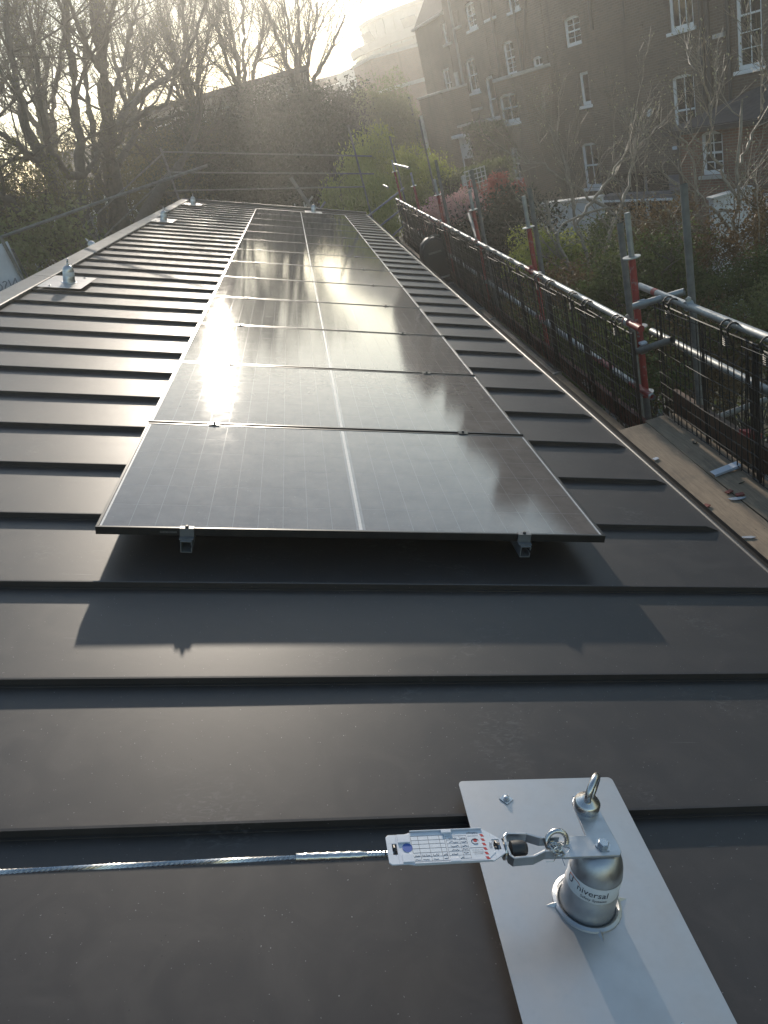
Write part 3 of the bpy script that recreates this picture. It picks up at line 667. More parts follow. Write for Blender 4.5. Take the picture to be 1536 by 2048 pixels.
# transoms clamped to the nearest standard
t1 = pole('short pale transom tube clamped across the nearest red standard at rail height', (3.060,2.727,-0.596), (3.342,2.530,-0.534), PLASTW if False else GALV)
coupler(t1, (.06, -.0, 0.0), (0, R(90), 0))
t2 = pole('short transom tube clamped low on the nearest red standard by a blue tipped clip', (3.070,2.776,-0.944), (3.158,2.359,-0.779), DULLGALV)
cp = coupler(t2, (.05, 0, 0), (0, R(90), 0)); MB().box((.05, 0, .05), (.05, .05, .02)).build('clip', PLASTW, t2, bevel=.006)
pole('diagonal brace tube low behind the near toe board', (3.500,2.610,-1.563), (4.100,2.916,-1.680), DULLGALV)
pole('outrigger tube reaching out from the third red standard', (SX, SYS[2] + .1, -.72), (3.330,9.372,-0.561), DULLGALV)
# boards of the near lift
bm = None
bl = ['inner scaffold board under the eave edge', 'middle scaffold board with the pale offcuts on it', 'outer scaffold board beside the near toe board']
for i in range(3):
    x0 = 2.578 + i * .2275; ln_ = 3.9 if i else 3.9
    m = MB(); nx, ny = 4, 24; w_ = .223; rr = np.random.default_rng(30 + i)
    wob = rr.normal(0, .0012, ny + 1).cumsum() * .3
    vv = []
    for lay, z in ((0, -.038), (1, 0.0)):
        for j in range(ny + 1):
            for q in range(nx + 1): vv.append((-w_ / 2 + w_ * q / nx + (.004 * math.sin(j * .5 + i) if q in (0, nx) else 0), -ln_ * j / ny, z + wob[j] + (-.002 * ((q - 2) / 2) ** 2 if lay else 0)))
    n1 = (nx + 1) * (ny + 1); idx = lambda l_, j, q: l_ * n1 + j * (nx + 1) + q
    ff = []
    for j in range(ny):
        for q in range(nx): ff += [(idx(1, j, q), idx(1, j + 1, q), idx(1, j + 1, q + 1), idx(1, j, q + 1)), (idx(0, j, q), idx(0, j, q + 1), idx(0, j + 1, q + 1), idx(0, j + 1, q))]
        ff += [(idx(0, j, 0), idx(0, j + 1, 0), idx(1, j + 1, 0), idx(1, j, 0)), (idx(0, j, nx), idx(1, j, nx), idx(1, j + 1, nx), idx(0, j + 1, nx))]
    for q in range(nx): ff += [(idx(0, 0, q), idx(1, 0, q), idx(1, 0, q + 1), idx(0, 0, q + 1)), (idx(0, ny, q), idx(0, ny, q + 1), idx(1, ny, q + 1), idx(1, ny, q))]
    m.add(vv, ff)
    o = m.build('scaffold_board', BOARDM, loc=(x0 + .1115, 2.64 + (.03 if i == 2 else 0), DB - (.004 if i == 1 else 0)), rot=(0, 0, R(-.9))); tag(o, bl[i], 'scaffold board', 'near scaffold boards')
    for y in (-.02, -ln_ + .02):
        m = MB(); m.b2(-w_ / 2 - .001, w_ / 2 + .001, y - .012, y + .012, -.039, .0016)
# far lift decking: a timber board, then perforated steel planks, then timber
def deck_board(label, y0, y1, x0=2.60, x1=3.03, mat=BOARDM):
    for q in range(2):
        a = x0 + (x1 - x0) * q / 2; m = MB().b2(-.105, .105, 0, y1 - y0, -.038, 0)
        o = m.build('scaffold_board', mat, loc=(a + .108, y0, DA - .002 * q), bevel=.004); tag(o, label + (' on the building side' if q == 0 else ' on the mesh side'), 'scaffold board', 'lower scaffold boards along the eave')
deck_board('lower timber board between the near boards and the steel planks', 2.3, 4.70)
deck_board('lower timber board past the steel planks', 7.52, 8.05); deck_board('lower timber board near the far end of the eave', 12.6, 16.4)
def steel_plank(label, y0, y1):
    p = thing('steel_plank', label, 'steel plank', (2.83, y0, DA), (0, 0, 0), 'ribbed steel planks on the lower scaffold'); ln_ = y1 - y0
    m = MB(); m.b2(-.21, .21, 0, ln_, -.055, -.012)
    m.build('tray', DULLGALV, p)
    for q in range(9):
        m = MB(); x = -.18 + q * .045; m.b2(x - .014, x + .014, .02, ln_ - .02, -.0115, -.004); m.build('rib', M('steel_plank_rib', (.10, .105, .115), .5, .5, (.07, .073, .08), 20), p, bevel=.003)
    MB().b2(-.215, .215, -.012, .02, -.05, .006).build('hook_end', GALV, p); MB().b2(-.215, .215, ln_ - .02, ln_ + .012, -.05, .006).build('hook_end', GALV, p)
steel_plank('ribbed steel plank nearest the timber boards', 4.75, 7.45); steel_plank('second ribbed steel plank along the eave', 8.1, 10.3); steel_plank('third ribbed steel plank by the black bag', 10.33, 12.5)
# toe boards
def toe(label, x, y0, y1, z0, z1, mat):
    o = MB().b2(-.018, .018, 0, y1 - y0, 0, z1 - z0).build('toe_board', mat, loc=(x, y0, z0), bevel=.004); return tag(o, label, 'toe board', 'toe boards on edge behind the mesh')
tA = toe('red stained toe board behind the far mesh, white writing on it', SX - .055, 2.72, 5.35, DA, DA + .17, TOEREDM)
me = text_mesh('Layher', .13, ext=.0006); me.materials.clear(); me.materials.append(M('chalk_white', (.5, .48, .47), .8)); lt_ = obj('lettering', me, tA); lt_.matrix_basis = Matrix(((0, 0, -1, -.0195), (1, 0, 0, 1.22), (0, -1, 0, .125), (0, 0, 0, 1)))
toe('red stained toe board along the steel planks', SX - .055, 5.37, 10.5, DA, DA + .15, TOEREDM); toe('brown toe board at the far end of the eave', SX - .055, 10.52, 16.3, DA, DA + .15, TOEM)
toe('brown toe board on edge beside the near boards', 3.305, -1.6, 1.62, DB - .02, DB + .17, TOEM); toe('brown toe board on edge under the near mesh joint', 3.30, 1.68, 2.72, DB - .03, DB + .16, TOEM)
o = MB().box((0, 0, 0), (.07, .12, .03), 0, (0, .3, .2)).build('red_clip', REDM, loc=(3.31, 1.7, DB + .17)); tag(o, 'red metal clip on the near toe board joint', 'clip')
# mesh brick guards
def guard(label, x, y0, wd, ztop, zbot, tilt=0, flip=False, seed=0):
    g = thing('mesh_guard', label, 'mesh panel', (x, y0, ztop), (0, R(tilt), 0), 'black wire mesh guards hung on the rails')
    h = ztop - zbot; rr = random.Random(seed)
    m = MB(); nv = int(wd / .062)
    for i in range(nv + 1):
        y = wd * i / nv + (rr.uniform(-.008, .008) if 0 < i < nv else 0); t_ = .0060 if i in (0, nv) else .0040
        b = rr.uniform(-.010, .010); m.tube([(b, y, -.03), (b * .3 + rr.uniform(-.006, .006), y + rr.uniform(-.006, .006), -h * .5), (-b, y + rr.uniform(-.01, .01), -h)], t_, 5)
        if rr.random() < .3: m.tube([(b + .008, y + .012, -.03), (b, y + .016, -h * .5), (-b + .006, y + .008, -h)], .0042, 5)
    for y_ in (.0, wd * .48, wd * .94):
        for i in range(3): m.tube([(.004 * i, y_ + .014 * i, -.04), (.0, y_ + .016 * i + rr.uniform(-.006, .006), -h * .55), (.004, y_ + .013 * i, -h)], .0046, 5)
    nh = int(h / .085)
    for i in range(nh + 1):
        z = -.04 - (h - .04) * i / nh + rr.uniform(-.008, .008); t_ = .0048 if i in (0, nh) else .0029
        m.tube([(-.004, 0, z), (-.004 + rr.uniform(-.008, .008), wd / 2, z + rr.uniform(-.008, .004)), (-.004, wd, z)], t_, 4)
    m.build('wire_grid', MESHM, g)
    for yy in (wd * .2, wd * .2 + .075, wd * .78, wd * .78 + .075):
        m = MB(); pts = [(-.006, 0, -.10)] + [(.0 + .036 * math.cos(a), 0, .0 + .036 * math.sin(a)) for a in np.linspace(math.pi * 1.05, -.35 * math.pi, 9)]
        m.tube([(p_[0], yy, p_[2]) for p_ in pts], .0058, 6); m.build('hook', MESHM, g)
    for yy in (wd * .2, wd * .78):
        m = MB(); m.tube([(-.031, yy - .012, .005), (-.03, yy + .087, .005)], .0055, 5); m.tube([(.012, yy - .012, .029), (.012, yy + .087, .029)], .004, 5); m.build('hook_bar', MESHM, g)
        m = MB()
        for q in range(5): m.tube([(-.026 + .01 * math.cos(a), yy + .035 + .03 * math.sin(a), -.05 - q * .012) for a in np.linspace(0, 6.0, 8)], .0035, 4)
        m.build('spring', MESHM, g)
    m = MB(); m.tube([(-.05, wd * .55, -.035), (-.05, wd * .98, -.045)], .003, 5); m.tube([(-.05, wd * .55, -.035), (0, wd * .53, -.07)], .003, 5); m.build('latch_wire', MESHM, g)
    return g
gy = [3.02, 4.02, 5.0, 6.05, 7.2, 8.2, 9.4, 10.6, 11.9, 13.3, 14.7]
gl = ['first', 'second', 'third', 'fourth', 'fifth', 'sixth', 'seventh', 'eighth', 'ninth', 'tenth', 'last']
for k, y in enumerate(gy):
    wd = (gy[k + 1] - y + .10) if k < 10 else 1.45
    guard('black wire mesh guard on the long eave rail, %s past the nearest red standard' % gl[k], SX - .085, y - .28, wd, RA + .05 * (y - 2.8) / 13.4, DA + .03, seed=k)
guard('black wire mesh guard hung on the near rail, its lower corner over the boards', 3.19, 1.36, 1.30, -.548, DB + .02, tilt=1, seed=21)
guard('black wire mesh guard on the near rail, cut by the picture edge', 3.185, .24, 1.22, -.548, DB + .0, seed=22); guard('black wire mesh guard on the near rail, beside the camera', 3.185, -1.0, 1.22, -.548, DB + .0, seed=23)
# offcuts lying on the near boards
def bit(name, label, cat, poly, t_, p, rot, mat, bevel=.001):
    o = MB().prism(poly, 0, t_).build(name, mat, loc=p, rot=(0, 0, rot), bevel=bevel); return tag(o, label, cat)
ax = (3.015,1.619,-1.443); bx_ = (3.193,1.631,-1.443)
dirx = math.atan2(bx_[1] - ax[1], bx_[0] - ax[0]); ln_ = math.hypot(bx_[0] - ax[0], bx_[1] - ax[1])
of = thing('plastic_channel_offcut', 'white plastic channel offcut lying across the near scaffold boards', 'offcut', (ax[0], ax[1], DB + .004), (R(3), R(-4), dirx))
m = MB(); m.b2(0, ln_, -.028, .028, .014, .0165); m.b2(0, ln_, -.028, -.0255, 0, .014); m.b2(.03, ln_, .0255, .028, 0, .014); m.build('channel', PLASTW, of, bevel=.0008)
MB().b2(ln_ * .55, ln_ * 1.02, -.034, -.004, .001, .006).build('liner', GREYCHIP, of)
bit('red_chip', 'small red square chip at the board joint, left of the pair', 'chip', rounded(-.022, .022, -.015, .015, .003), .006, (2.996,1.385,-1.449), .3, REDCHIP)
bit('red_chip', 'small red square chip straddling the board joint, right of the pair', 'chip', rounded(-.022, .022, -.016, .016, .003), .009, (3.028,1.320,-1.449), -.2, REDCHIP)
bit('red_chip', 'small red chip against the eave roll', 'chip', rounded(-.018, .018, -.018, .018, .003), .006, (2.815,1.304,-1.449), .5, REDCHIP)
bit('leaf_offcut', 'pale blade shaped offcut below the pair of red chips', 'offcut', [(-.05, .008), (-.01, .016), (.05, .004), (.03, -.014), (-.01, -.02), (-.035, -.012)], .003, (2.995,1.292,-1.449), -.35, GREYCHIP, 0)
bit('leaf_offcut', 'white fluted plastic scrap on the inner board', 'offcut', [(-.015, -.018), (.018, -.016), (.022, .01), (.012, .018), (.006, .012), (-.002, .019), (-.008, .012), (-.016, .017)], .004, (2.833,2.039,-1.449), .2, PLASTW, 0)
bit('leaf_offcut', 'pale pointed scrap on the inner board near the picture edge', 'offcut', [(-.03, .008), (.02, .012), (.04, .0), (.015, -.012), (-.03, -.006)], .003, (2.836,0.890,-1.449), -.5, GREYCHIP, 0)
bit('dry_leaf', 'dark curled dry leaf on the outer near board', 'leaf', [(-.03, -.008), (.0, -.016), (.035, -.004), (.02, .012), (-.015, .012)], .006, (3.140,2.107,-1.445), 1.2, M('dead_leaf', (.04, .035, .02), .6), .001)
bit('dry_leaf', 'small dark dry leaf near the toe board', 'leaf', [(-.02, -.003), (.0, -.006), (.022, .0), (.0, .005)], .004, (3.102,1.438,-1.445), .1, M('dead_leaf', (.04, .035, .02), .6), 0)
# black work bag with strap on the steel plank
bg_ = thing('work_bag', 'black rounded work bag standing on the scaffold deck beside the eave', 'bag', (2.87, 10.62, DA), (0, 0, R(6)))
m = MB(); pr = [(-.22, 0), (.22, 0), (.235, .25), (.225, .52), (.17, .68), (.06, .745), (-.06, .745), (-.17, .68), (-.225, .52), (-.235, .25)]
m.prism(pr, -.13, .13, mat=Matrix.Rotation(R(90), 4, 'X')); m.build('body', PLASTB, bg_, bevel=.035, smooth=60)
m = MB(); m.b2(-.12, .1, -.142, -.131, .50, .53); m.build('strap_label', DULLGALV, bg_); m = MB(); m.b2(-.2, .24, -.15, -.131, .08, .11); m.build('reflective_band', GALV, bg_)
m = MB(); m.tube([(-.2, -.1, .6), (-.15, -.14, .72), (0, -.15, .79), (.12, -.14, .76)], .012, 6); m.build('handle', DULLGALV, bg_)
# ---- edge protection at the far gable: rails that follow the roof pitch
FY = 18.25
fl = ['top', 'middle', 'bottom']
for i, (pk, pr_, pl_) in enumerate((((-1.93, 1.60), (2.95, .23), (-6.9, -.55)), ((-1.95, 1.14), (2.9, -.17), (-6.9, -1.15)), ((-1.98, .72), (2.6, -.40), None))):
    pole('%s rail tube across the far end of the roof' % fl[i], (pk[0], FY, pk[1]), (pr_[0], FY, pr_[1]), DULLGALV, r=.018, group='far end rails')  # dull tube colour stands in for shade on these far rails
    if pl_: pole('%s rail tube falling away with the hidden roof slope on the left' % fl[i], (pk[0] + .05, FY - .06, pk[1] - .02), (pl_[0], FY - .06, pl_[1]), DULLGALV, r=.018, group='far end rails')
for x, zt, lab in ((-1.9, 1.7, 'upright post at the ridge end of the far rails'), (-4.1, .75, 'upright post on the hidden slope of the far rails'), (2.62, 1.05, 'tall upright post at the eave end of the far rails'), (3.55, .55, 'dark upright post beyond the eave corner, by the lime shrub'), (4.35, .72, 'dark upright post furthest right past the eave corner')):
    pole(lab, (x, FY + .06, GZ), (x - .05, FY + .06, zt), DULLGALV, group='far end posts')
# stair tower rails past the eave corner
for i, (a, b) in enumerate((((1.3, 18.7, -1.6), (3.45, 17.4, -.62)), ((1.5, 18.7, -1.95), (3.45, 17.4, -1.0)), ((1.8, 18.6, -2.35), (3.45, 17.4, -1.35)), ((2.1, 18.4, -2.75), (3.45, 17.4, -1.75)))):
    pole('sloping stair rail tube at the far eave corner, %s of four' % ['topmost', 'second', 'third', 'lowest'][i], a, b, GALV, group='stair rails')
pole('bright short tube end at the far eave corner, upper', (3.2, 16.4, .02), (3.25, 14.2, -.02), GALV, group='far corner tubes'); pole('bright short tube end at the far eave corner, lower', (2.98, 17.3, -.42), (3.0, 16.7, -.45), GALV, group='far corner tubes')
# stacked ladders, boards and a tipped stool beyond the far gable
o = MB().prism([(-.5, 0), (.75, 0), (-.2, .36)], 0, .03, mat=Matrix.Rotation(R(78), 4, 'X')).build('plywood_offcut', M('plywood', (.38, .31, .22), .8, 0, (.3, .24, .17), 6), loc=(-.25, 19.6, -.98), rot=(0, R(8), 0)); tag(o, 'pale triangular plywood offcut leaning at the far end of the roof', 'offcut')
def ladder(label, p, rot, n=6, w_=.4, ln_=1.7):
    l_ = thing('ladder', label, 'ladder', p, rot)
    for x in (-w_ / 2, w_ / 2): MB().b2(x - .012, x + .012, 0, ln_, -.03, .03).build('stile', GALV, l_)
    for i in range(n): MB().b2(-w_ / 2, w_ / 2, .12 + i * (ln_ - .2) / n, .17 + i * (ln_ - .2) / n, -.015, .015).build('rung', GALV, l_)
ladder('aluminium ladder lying tilted beyond the far gable', (.15, 20.2, -1.5), (R(38), R(24), R(-50)), 7, .5, 1.7); ladder('narrow aluminium ladder standing beyond the far gable by its bright stiles', (.75, 19.4, -1.75), (R(86), R(6), 0), 6, .25, 1.35)
pole('pale timber post leaning beyond the far gable', (1.7, 20.5, -2.2), (.85, 20.5, .2), M('pale_timber', (.22, .21, .19), .8, 0, (.16, .15, .14), 6), r=.05, group='far end posts')
# white hoarding with reversed lettering and chain-link run, beyond the ridge on the left
hb = thing('printed_banner', 'white printed banner with reversed lettering on a frame beyond the ridge at the picture edge', 'banner', (-3.102,9.200,0.284), (0, 0, R(12)))
m = MB(); n = 14; vv = []
for j in range(7):
    for i in range(n): x = -1.9 * i / (n - 1); z = -.25 + .78 * j / 6; vv.append((x, .03 * math.sin(x * 5 + j * .4) + .015 * math.sin(x * 13), z + .02 * math.sin(x * 4)))
m.add(vv, [(j * n + i, j * n + i + 1, (j + 1) * n + i + 1, (j + 1) * n + i) for j in range(6) for i in range(n - 1)]); bo = m.build('sheet', M('banner_sheet', (.52, .53, .57), .7, 0, (.40, .41, .46), 3), hb, smooth=80)
so = bo.modifiers.new('solid', 'SOLIDIFY'); so.thickness = .003
me = text_mesh('NSCOTT', .17); me.materials.clear(); me.materials.append(M('banner_print', (.22, .22, .26), .8)); tx = obj('lettering', me, bo, (-.42, -.075, -.06), (R(90), 0, 0)); tx.scale = (-1, 1, 1)
MB().tube([(.25, 0, GZ - hb.location.z), (0, 0, -.3), (-.06, 0, .62)], .024, 8).build('post', DULLGALV, hb); MB().tube([(-1.9, .05, GZ - hb.location.z), (-1.92, .05, .58)], .024, 8).build('post', DULLGALV, hb); MB().tube([(.07, 0, -.3), (.02, -.02, .42)], .018, 6).build('strut', PIPE, hb)
MB().tube([(-2.0, .05, .55), (.0, .05, .60), (1.5, .05, .68), (3.0, .05, .74)], .022, 8).build('top_rail', DULLGALV, hb)

# ================================================================== ground
g = kind(MB().add([(-900, -600, GZ), (900, -600, GZ), (900, 1500, GZ), (-900, 1500, GZ)], [(0, 1, 2, 3)]).build('ground', GROUNDM), 'structure')
pv = kind(MB().b2(4.6, 7.0, 2, 11, GZ + .002, GZ + .03).build('path', PAVEM), 'structure')
# ================================================================== brick terrace
def facade(parent, s0, s1, z0, z1, opens, mat, y=0.0, thick=.32, name='wall', rev=.11):
    m = MB(); ss = sorted({s0, s1} | {o[0] for o in opens} | {o[1] for o in opens}); zs = sorted({z0, z1} | {o[2] for o in opens} | {o[3] for o in opens})
    ss = [s for s in ss if s0 - 1e-6 <= s <= s1 + 1e-6]; zs = [z for z in zs if z0 - 1e-6 <= z <= z1 + 1e-6]
    for i in range(len(ss) - 1):
        for j in range(len(zs) - 1):
            cs, cz = (ss[i] + ss[i + 1]) / 2, (zs[j] + zs[j + 1]) / 2
            if any(o[0] < cs < o[1] and o[2] < cz < o[3] for o in opens): continue
            m.add([(ss[i], y, zs[j]), (ss[i + 1], y, zs[j]), (ss[i + 1], y, zs[j + 1]), (ss[i], y, zs[j + 1])], [(3, 2, 1, 0)])
    for (a, b, c, d) in opens:
        for q in (((a, c), (b, c)), ((b, c), (b, d)), ((b, d), (a, d)), ((a, d), (a, c))):
            (x0, h0), (x1, h1) = q; m.add([(x0, y, h0), (x1, y, h1), (x1, y - rev - .05, h1), (x0, y - rev - .05, h0)], [(0, 1, 2, 3)])
    yb = y - thick
    m.add([(s0, y, z0), (s0, y, z1), (s0, yb, z1), (s0, yb, z0), (s1, y, z0), (s1, y, z1), (s1, yb, z1), (s1, yb, z0)], [(0, 1, 2, 3), (7, 6, 5, 4), (1, 5, 6, 2), (2, 6, 7, 3)])
    return m.build(name, mat, parent)
def window(parent, s0, s1, z0, z1, y=0.0, cols=2, rows=(2, 2), sill=True, head='arch', fw=.095, rev=.1, white=WHITEP, curtain=False, sash=True):
    yi = y - rev; w_, h_ = s1 - s0, z1 - z0; m = MB()
    for (a, b, c, d) in ((0, fw, 0, h_), (w_ - fw, w_, 0, h_), (fw, w_ - fw, 0, fw * 1.2), (fw, w_ - fw, h_ - fw, h_)): m.b2(a, b, -.03, .03, c, d)
    zm = h_ * .5
    if sash: m.b2(fw, w_ - fw, -.02, .035, zm - .025, zm + .025)
    wd = m.build('window', white, parent, loc=(s0, yi, z0))
    gz = [(fw * 1.2, zm - .025), (zm + .025, h_ - fw)] if sash else [(fw * 1.2, h_ - fw)]
    for k, (a, b) in enumerate(gz):
        MB().b2(fw, w_ - fw, -.012 - .012 * k, -.006 - .012 * k, a, b).build('pane', GLASS, wd)
        if curtain: MB().b2(fw + (.0 if k else .02), fw + (w_ - 2 * fw) * .42, -.055, -.045, a, b).build('curtain', CURT, wd)
        for c in range(1, cols):
            x = fw + (w_ - 2 * fw) * c / cols; MB().b2(x - .011, x + .011, -.004, .018, a, b).build('glazing_bar', white, wd)
        for r_ in range(1, rows[min(k, len(rows) - 1)]):
            z = a + (b - a) * r_ / rows[min(k, len(rows) - 1)]; MB().b2(fw, w_ - fw, -.003, .016, z - .011, z + .011).build('glazing_bar', white, wd)
    if sill: MB().b2(-.09, w_ + .09, -.06, rev + .07, -.10, -.003).build('sill', WHITEP if sill != 'stone' else STONE, wd, bevel=.008)
    if head == 'arch':
        m = MB(); n = 8; pts = [(w_ * i / n, h_ - .10 + .13 * math.sin(math.pi * i / n)) for i in range(n + 1)]
        for i in range(n): m.prism([pts[i], pts[i + 1], (pts[i + 1][0], pts[i + 1][1] + .2), (pts[i][0], pts[i][1] + .2)], rev - .02, rev + .012 + .006 * (i % 2), mat=Matrix(((1, 0, 0, 0), (0, 0, 1, 0), (0, 1, 0, 0), (0, 0, 0, 1))))
        m.build('brick_arch', BRICKR if sill == 'stone' else BRICKM, wd)
    return wd
def downpipe(parent, s, z0, z1, y=.07, r=.05, mat=PIPE, name='downpipe', s2=None):
    m = MB(); m.tube([(s, y, z0), (s if s2 is None else s2, y, z1)], r, 10)
    k = max(1, int((z1 - z0) / 1.8))
    for i in range(1, k): zz = z0 + (z1 - z0) * i / k; ss = s if s2 is None else s + (s2 - s) * i / k; m.tube([(ss, y, zz - .05), (ss, y, zz + .05)], r + .018, 10)
    return m.build(name, mat, parent, smooth=50)
def house(name, label, key_o, deg): return thing(name, label, 'house', (key_o[0], key_o[1], 0), (0, 0, R(90 + deg)), 'brick terrace houses')
TOPZ = 11.5; WA, WB, WC, WD = 1.6, 1.25, 1.0, 1.3
# ---- house A, nearest
hA = house('brick_house', 'nearest brick terrace house with tall white sash windows and paired black downpipes', (13.537,22.535,0.000), 18.000)
wa = [(0.181,1.159,1.022,2.818), (0.316,1.258,-2.188,-0.175), (-2.218,-1.337,-0.405,2.270), (5.344,6.249,1.475,2.392), (5.221,5.749,-0.474,0.600), (5.160,6.124,-3.328,-1.735)]
wa.append((-5.0, -3.9, .2, 2.2)); wa.append((-7.2, -6.1, -.2, 1.9))
facade(hA, -9.5, 7.35, GZ, 6.5, wa, BRICKB)
window(hA, *wa[0], cols=3, rows=(1, 2), curtain=False); window(hA, *wa[1], cols=2, rows=(1, 1), curtain=True); window(hA, *wa[2], cols=2, rows=(3, 3)); window(hA, *wa[3], cols=2, rows=(2, 2), curtain=True, sill=False); window(hA, *wa[4], cols=1, rows=(1,), sash=False, head=None); window(hA, *wa[5], cols=2, rows=(1, 1), curtain=True); window(hA, *wa[6], cols=2); window(hA, *wa[7], cols=2)
p1 = (-0.381,0.808); downpipe(hA, p1[0], -1.5, 5.7, r=.075); downpipe(hA, p1[0] + .22, -1.5, 5.7, r=.06); p2 = (-1.136,0.912); downpipe(hA, p2[0], -1.2, 5.7, r=.055)
p3 = (4.632,1.751); downpipe(hA, p3[0], p3[1], 5.7, r=.055); p4 = (3.002,1.727); downpipe(hA, p4[0], p4[1], 5.7, r=.03)
q1 = (2.280,1.584); q0 = (4.631,1.482); MB().b2(q1[0], q0[0], 0.0, .05, q0[1] - .06, q0[1] + .03).build('string_course', BRICKB, hA)
MB().b2(p2[0] + .15, p2[0] + .55, .0, .10, .55, .66).build('vent_hood', STONE, hA)
DS_ = (1.926,-1.072); wall_disc = MB(); wall_disc.lathe([(.001, .02), (.06, .025), (.12, .05), (.125, .055), (.06, .035), (.001, .03)], 18, mat=Matrix.Translation((DS_[0], .3, DS_[1])) @ Matrix.Rotation(R(-60), 4, 'X')); wall_disc.build('pale_wall_disc', STONE, hA, smooth=60)  # small pale disc for an unidentified white spot on the wall
# lean-to wing of house A
wl = (-0.593,-2.050); ev = (-1.470,-1.425); low = (-2.251,-1.444,-2.815,-1.649); tp = (-1.412,-0.872)
m_open = [(low[0], low[1], low[2], low[3])]
facade(hA, -6.5, wl[0], GZ, ev[1], m_open, BRICKR, y=WA, thick=WA - .08, name='wing_wall'); window(hA, *low, y=WA, cols=2, rows=(2, 2), sill='stone')
m = MB(); e = ev[1]; t_ = tp[1]
m.add([(-6.7, WA + .25, e - .02), (wl[0] + .2, WA + .25, e - .02), (wl[0] - 1.6, .02, t_), (-6.7, .02, t_), (wl[0] + .2, .02, e + .1), (-6.7, WA + .25, e - .14), (wl[0] + .2, WA + .25, e - .14), (wl[0] + .2, .02, e - .04)], [(0, 1, 2, 3), (1, 4, 2), (0, 5, 6, 1), (1, 6, 7, 4)]); m.build('wing_roof', SLATE, hA)
MB().b2(-6.7, wl[0] + .25, WA + .26, WA + .36, e - .16, e - .04).build('wing_gutter', PIPE, hA); downpipe(hA, wl[0] - .1, GZ, e - .1, y=WA + .1, r=.045)
# garden room in front of house A
gl_ = (2.208,-3.094); gr_ = (-0.362,-3.063); gt = (2.561,-3.049)
MB().b2(gr_[0], gl_[0] + .3, .3, WA, GZ, gl_[1] - .12).build('garden_room_wall', RENDER, hA)
m = MB(); m.add([(gr_[0] - .15, WA + .3, gl_[1] - .1), (gl_[0] + .5, WA + .3, gl_[1] - .1), (gl_[0] + .5, .03, gt[1]), (gr_[0] - .15, .03, gt[1]), (gr_[0] - .15, WA + .3, gl_[1] - .25), (gl_[0] + .5, WA + .3, gl_[1] - .25), (gl_[0] + .5, .03, gt[1] - .15)], [(0, 1, 2, 3), (4, 5, 1, 0), (1, 5, 6, 2)]); m.build('garden_room_roof', LEAD, hA)
MB().b2(gr_[0] - .15, gl_[0] + .5, WA + .3, WA + .34, gl_[1] - .3, gl_[1] - .24).build('garden_room_fascia', WHITEP, hA); 
for i in range(3): MB().b2(gr_[0] + .3 + i * 1.1, gr_[0] + 1.2 + i * 1.1, WA - .01, WA + .03, GZ + .1, GZ + 2.3).build('garden_room_glazing', GLASS, hA)
# ---- house B
hB = house('brick_house', 'second brick terrace house with a tall projecting closet wing and bright parapet', (11.250,29.573,0.000), 13.000)
wb = [(2.449,3.346,1.150,2.377), (0.418,1.185,0.902,1.524), (1.513,2.377,3.273,4.161)]
facade(hB, .05, 4.55, GZ, 5.5, wb, BRICKB)
window(hB, *wb[0], cols=2, rows=(3, 2)); window(hB, *wb[1], cols=2, rows=(1, 1), sill=False); window(hB, *wb[2], cols=2, rows=(2, 2))
b0 = (2.036,1.066); b1 = (-0.093,1.076); wb2 = [(0.521,1.971,-0.456,0.580), (1.065,1.736,-2.640,-1.359)]
facade(hB, b1[0], b0[0], GZ, b0[1], wb2, BRICKM, y=WB, thick=WB - .02, name='closet_wing_wall'); window(hB, *wb2[0], y=WB, cols=2, rows=(1, 1)); window(hB, *wb2[1], y=WB, cols=2, rows=(1, 1))
MB().b2(b1[0] - .06, b0[0] + .06, .02, WB + .08, b0[1] + .002, b0[1] + .12).build('parapet_coping', STONE, hB, bevel=.02)
d0 = (0.367,2.979); d1 = (1.794,1.229); downpipe(hB, d1[0], d1[1], min(d0[1] + 2, 5.1), r=.05, s2=d0[0] - .2); dp = (1.847,2.586); downpipe(hB, dp[0], 0, 5.1, r=.055)
# ---- house C
hC = house('brick_house', 'third brick terrace house with an ivy covered rear wall and white door surround', (10.216,34.055,0.000), 10.000)
wc = [(0.680,1.712,3.285,4.270), (-1.069,-0.276,3.376,4.276), (1.540,2.710,0.924,2.292), (-0.534,0.899,-0.445,1.386)]
facade(hC, .05, 4.15, GZ, 4.95, wc, BRICKB)
window(hC, *wc[0], cols=2, rows=(2, 2)); window(hC, *wc[1], cols=2); window(hC, *wc[2], cols=2, rows=(1, 1)); window(hC, *wc[3], cols=1, rows=(1, 1), fw=.12)
c0 = (2.227,-0.574); c1 = (-2.256,-0.298); facade(hC, c1[0], c0[0], GZ, c1[1], [], BRICKM, y=WC, thick=WC - .02, name='closet_wing_wall'); MB().b2(c1[0] - .05, c0[0] + .1, .05, WC + .1, c1[1] + .002, c1[1] + .09).build('parapet_coping', STONE, hC, bevel=.02)
ds = (1.021,2.398,-1.816,-0.704); m = MB(); m.b2(ds[0], ds[1], WC + .02, WC + .09, ds[2] - 1.2, ds[3]); m.build('door_surround', WHITEP, hC); MB().b2(ds[0] - .15, ds[1] + .1, WC + .03, WC + .4, ds[3] + .002, ds[3] + .14).build('door_hood', WHITEP, hC, bevel=.02); MB().b2(ds[0] + .12, ds[1] - .25, WC + .095, WC + .11, ds[2] - 1.2, ds[2] + .2).build('door', GLASS, hC)
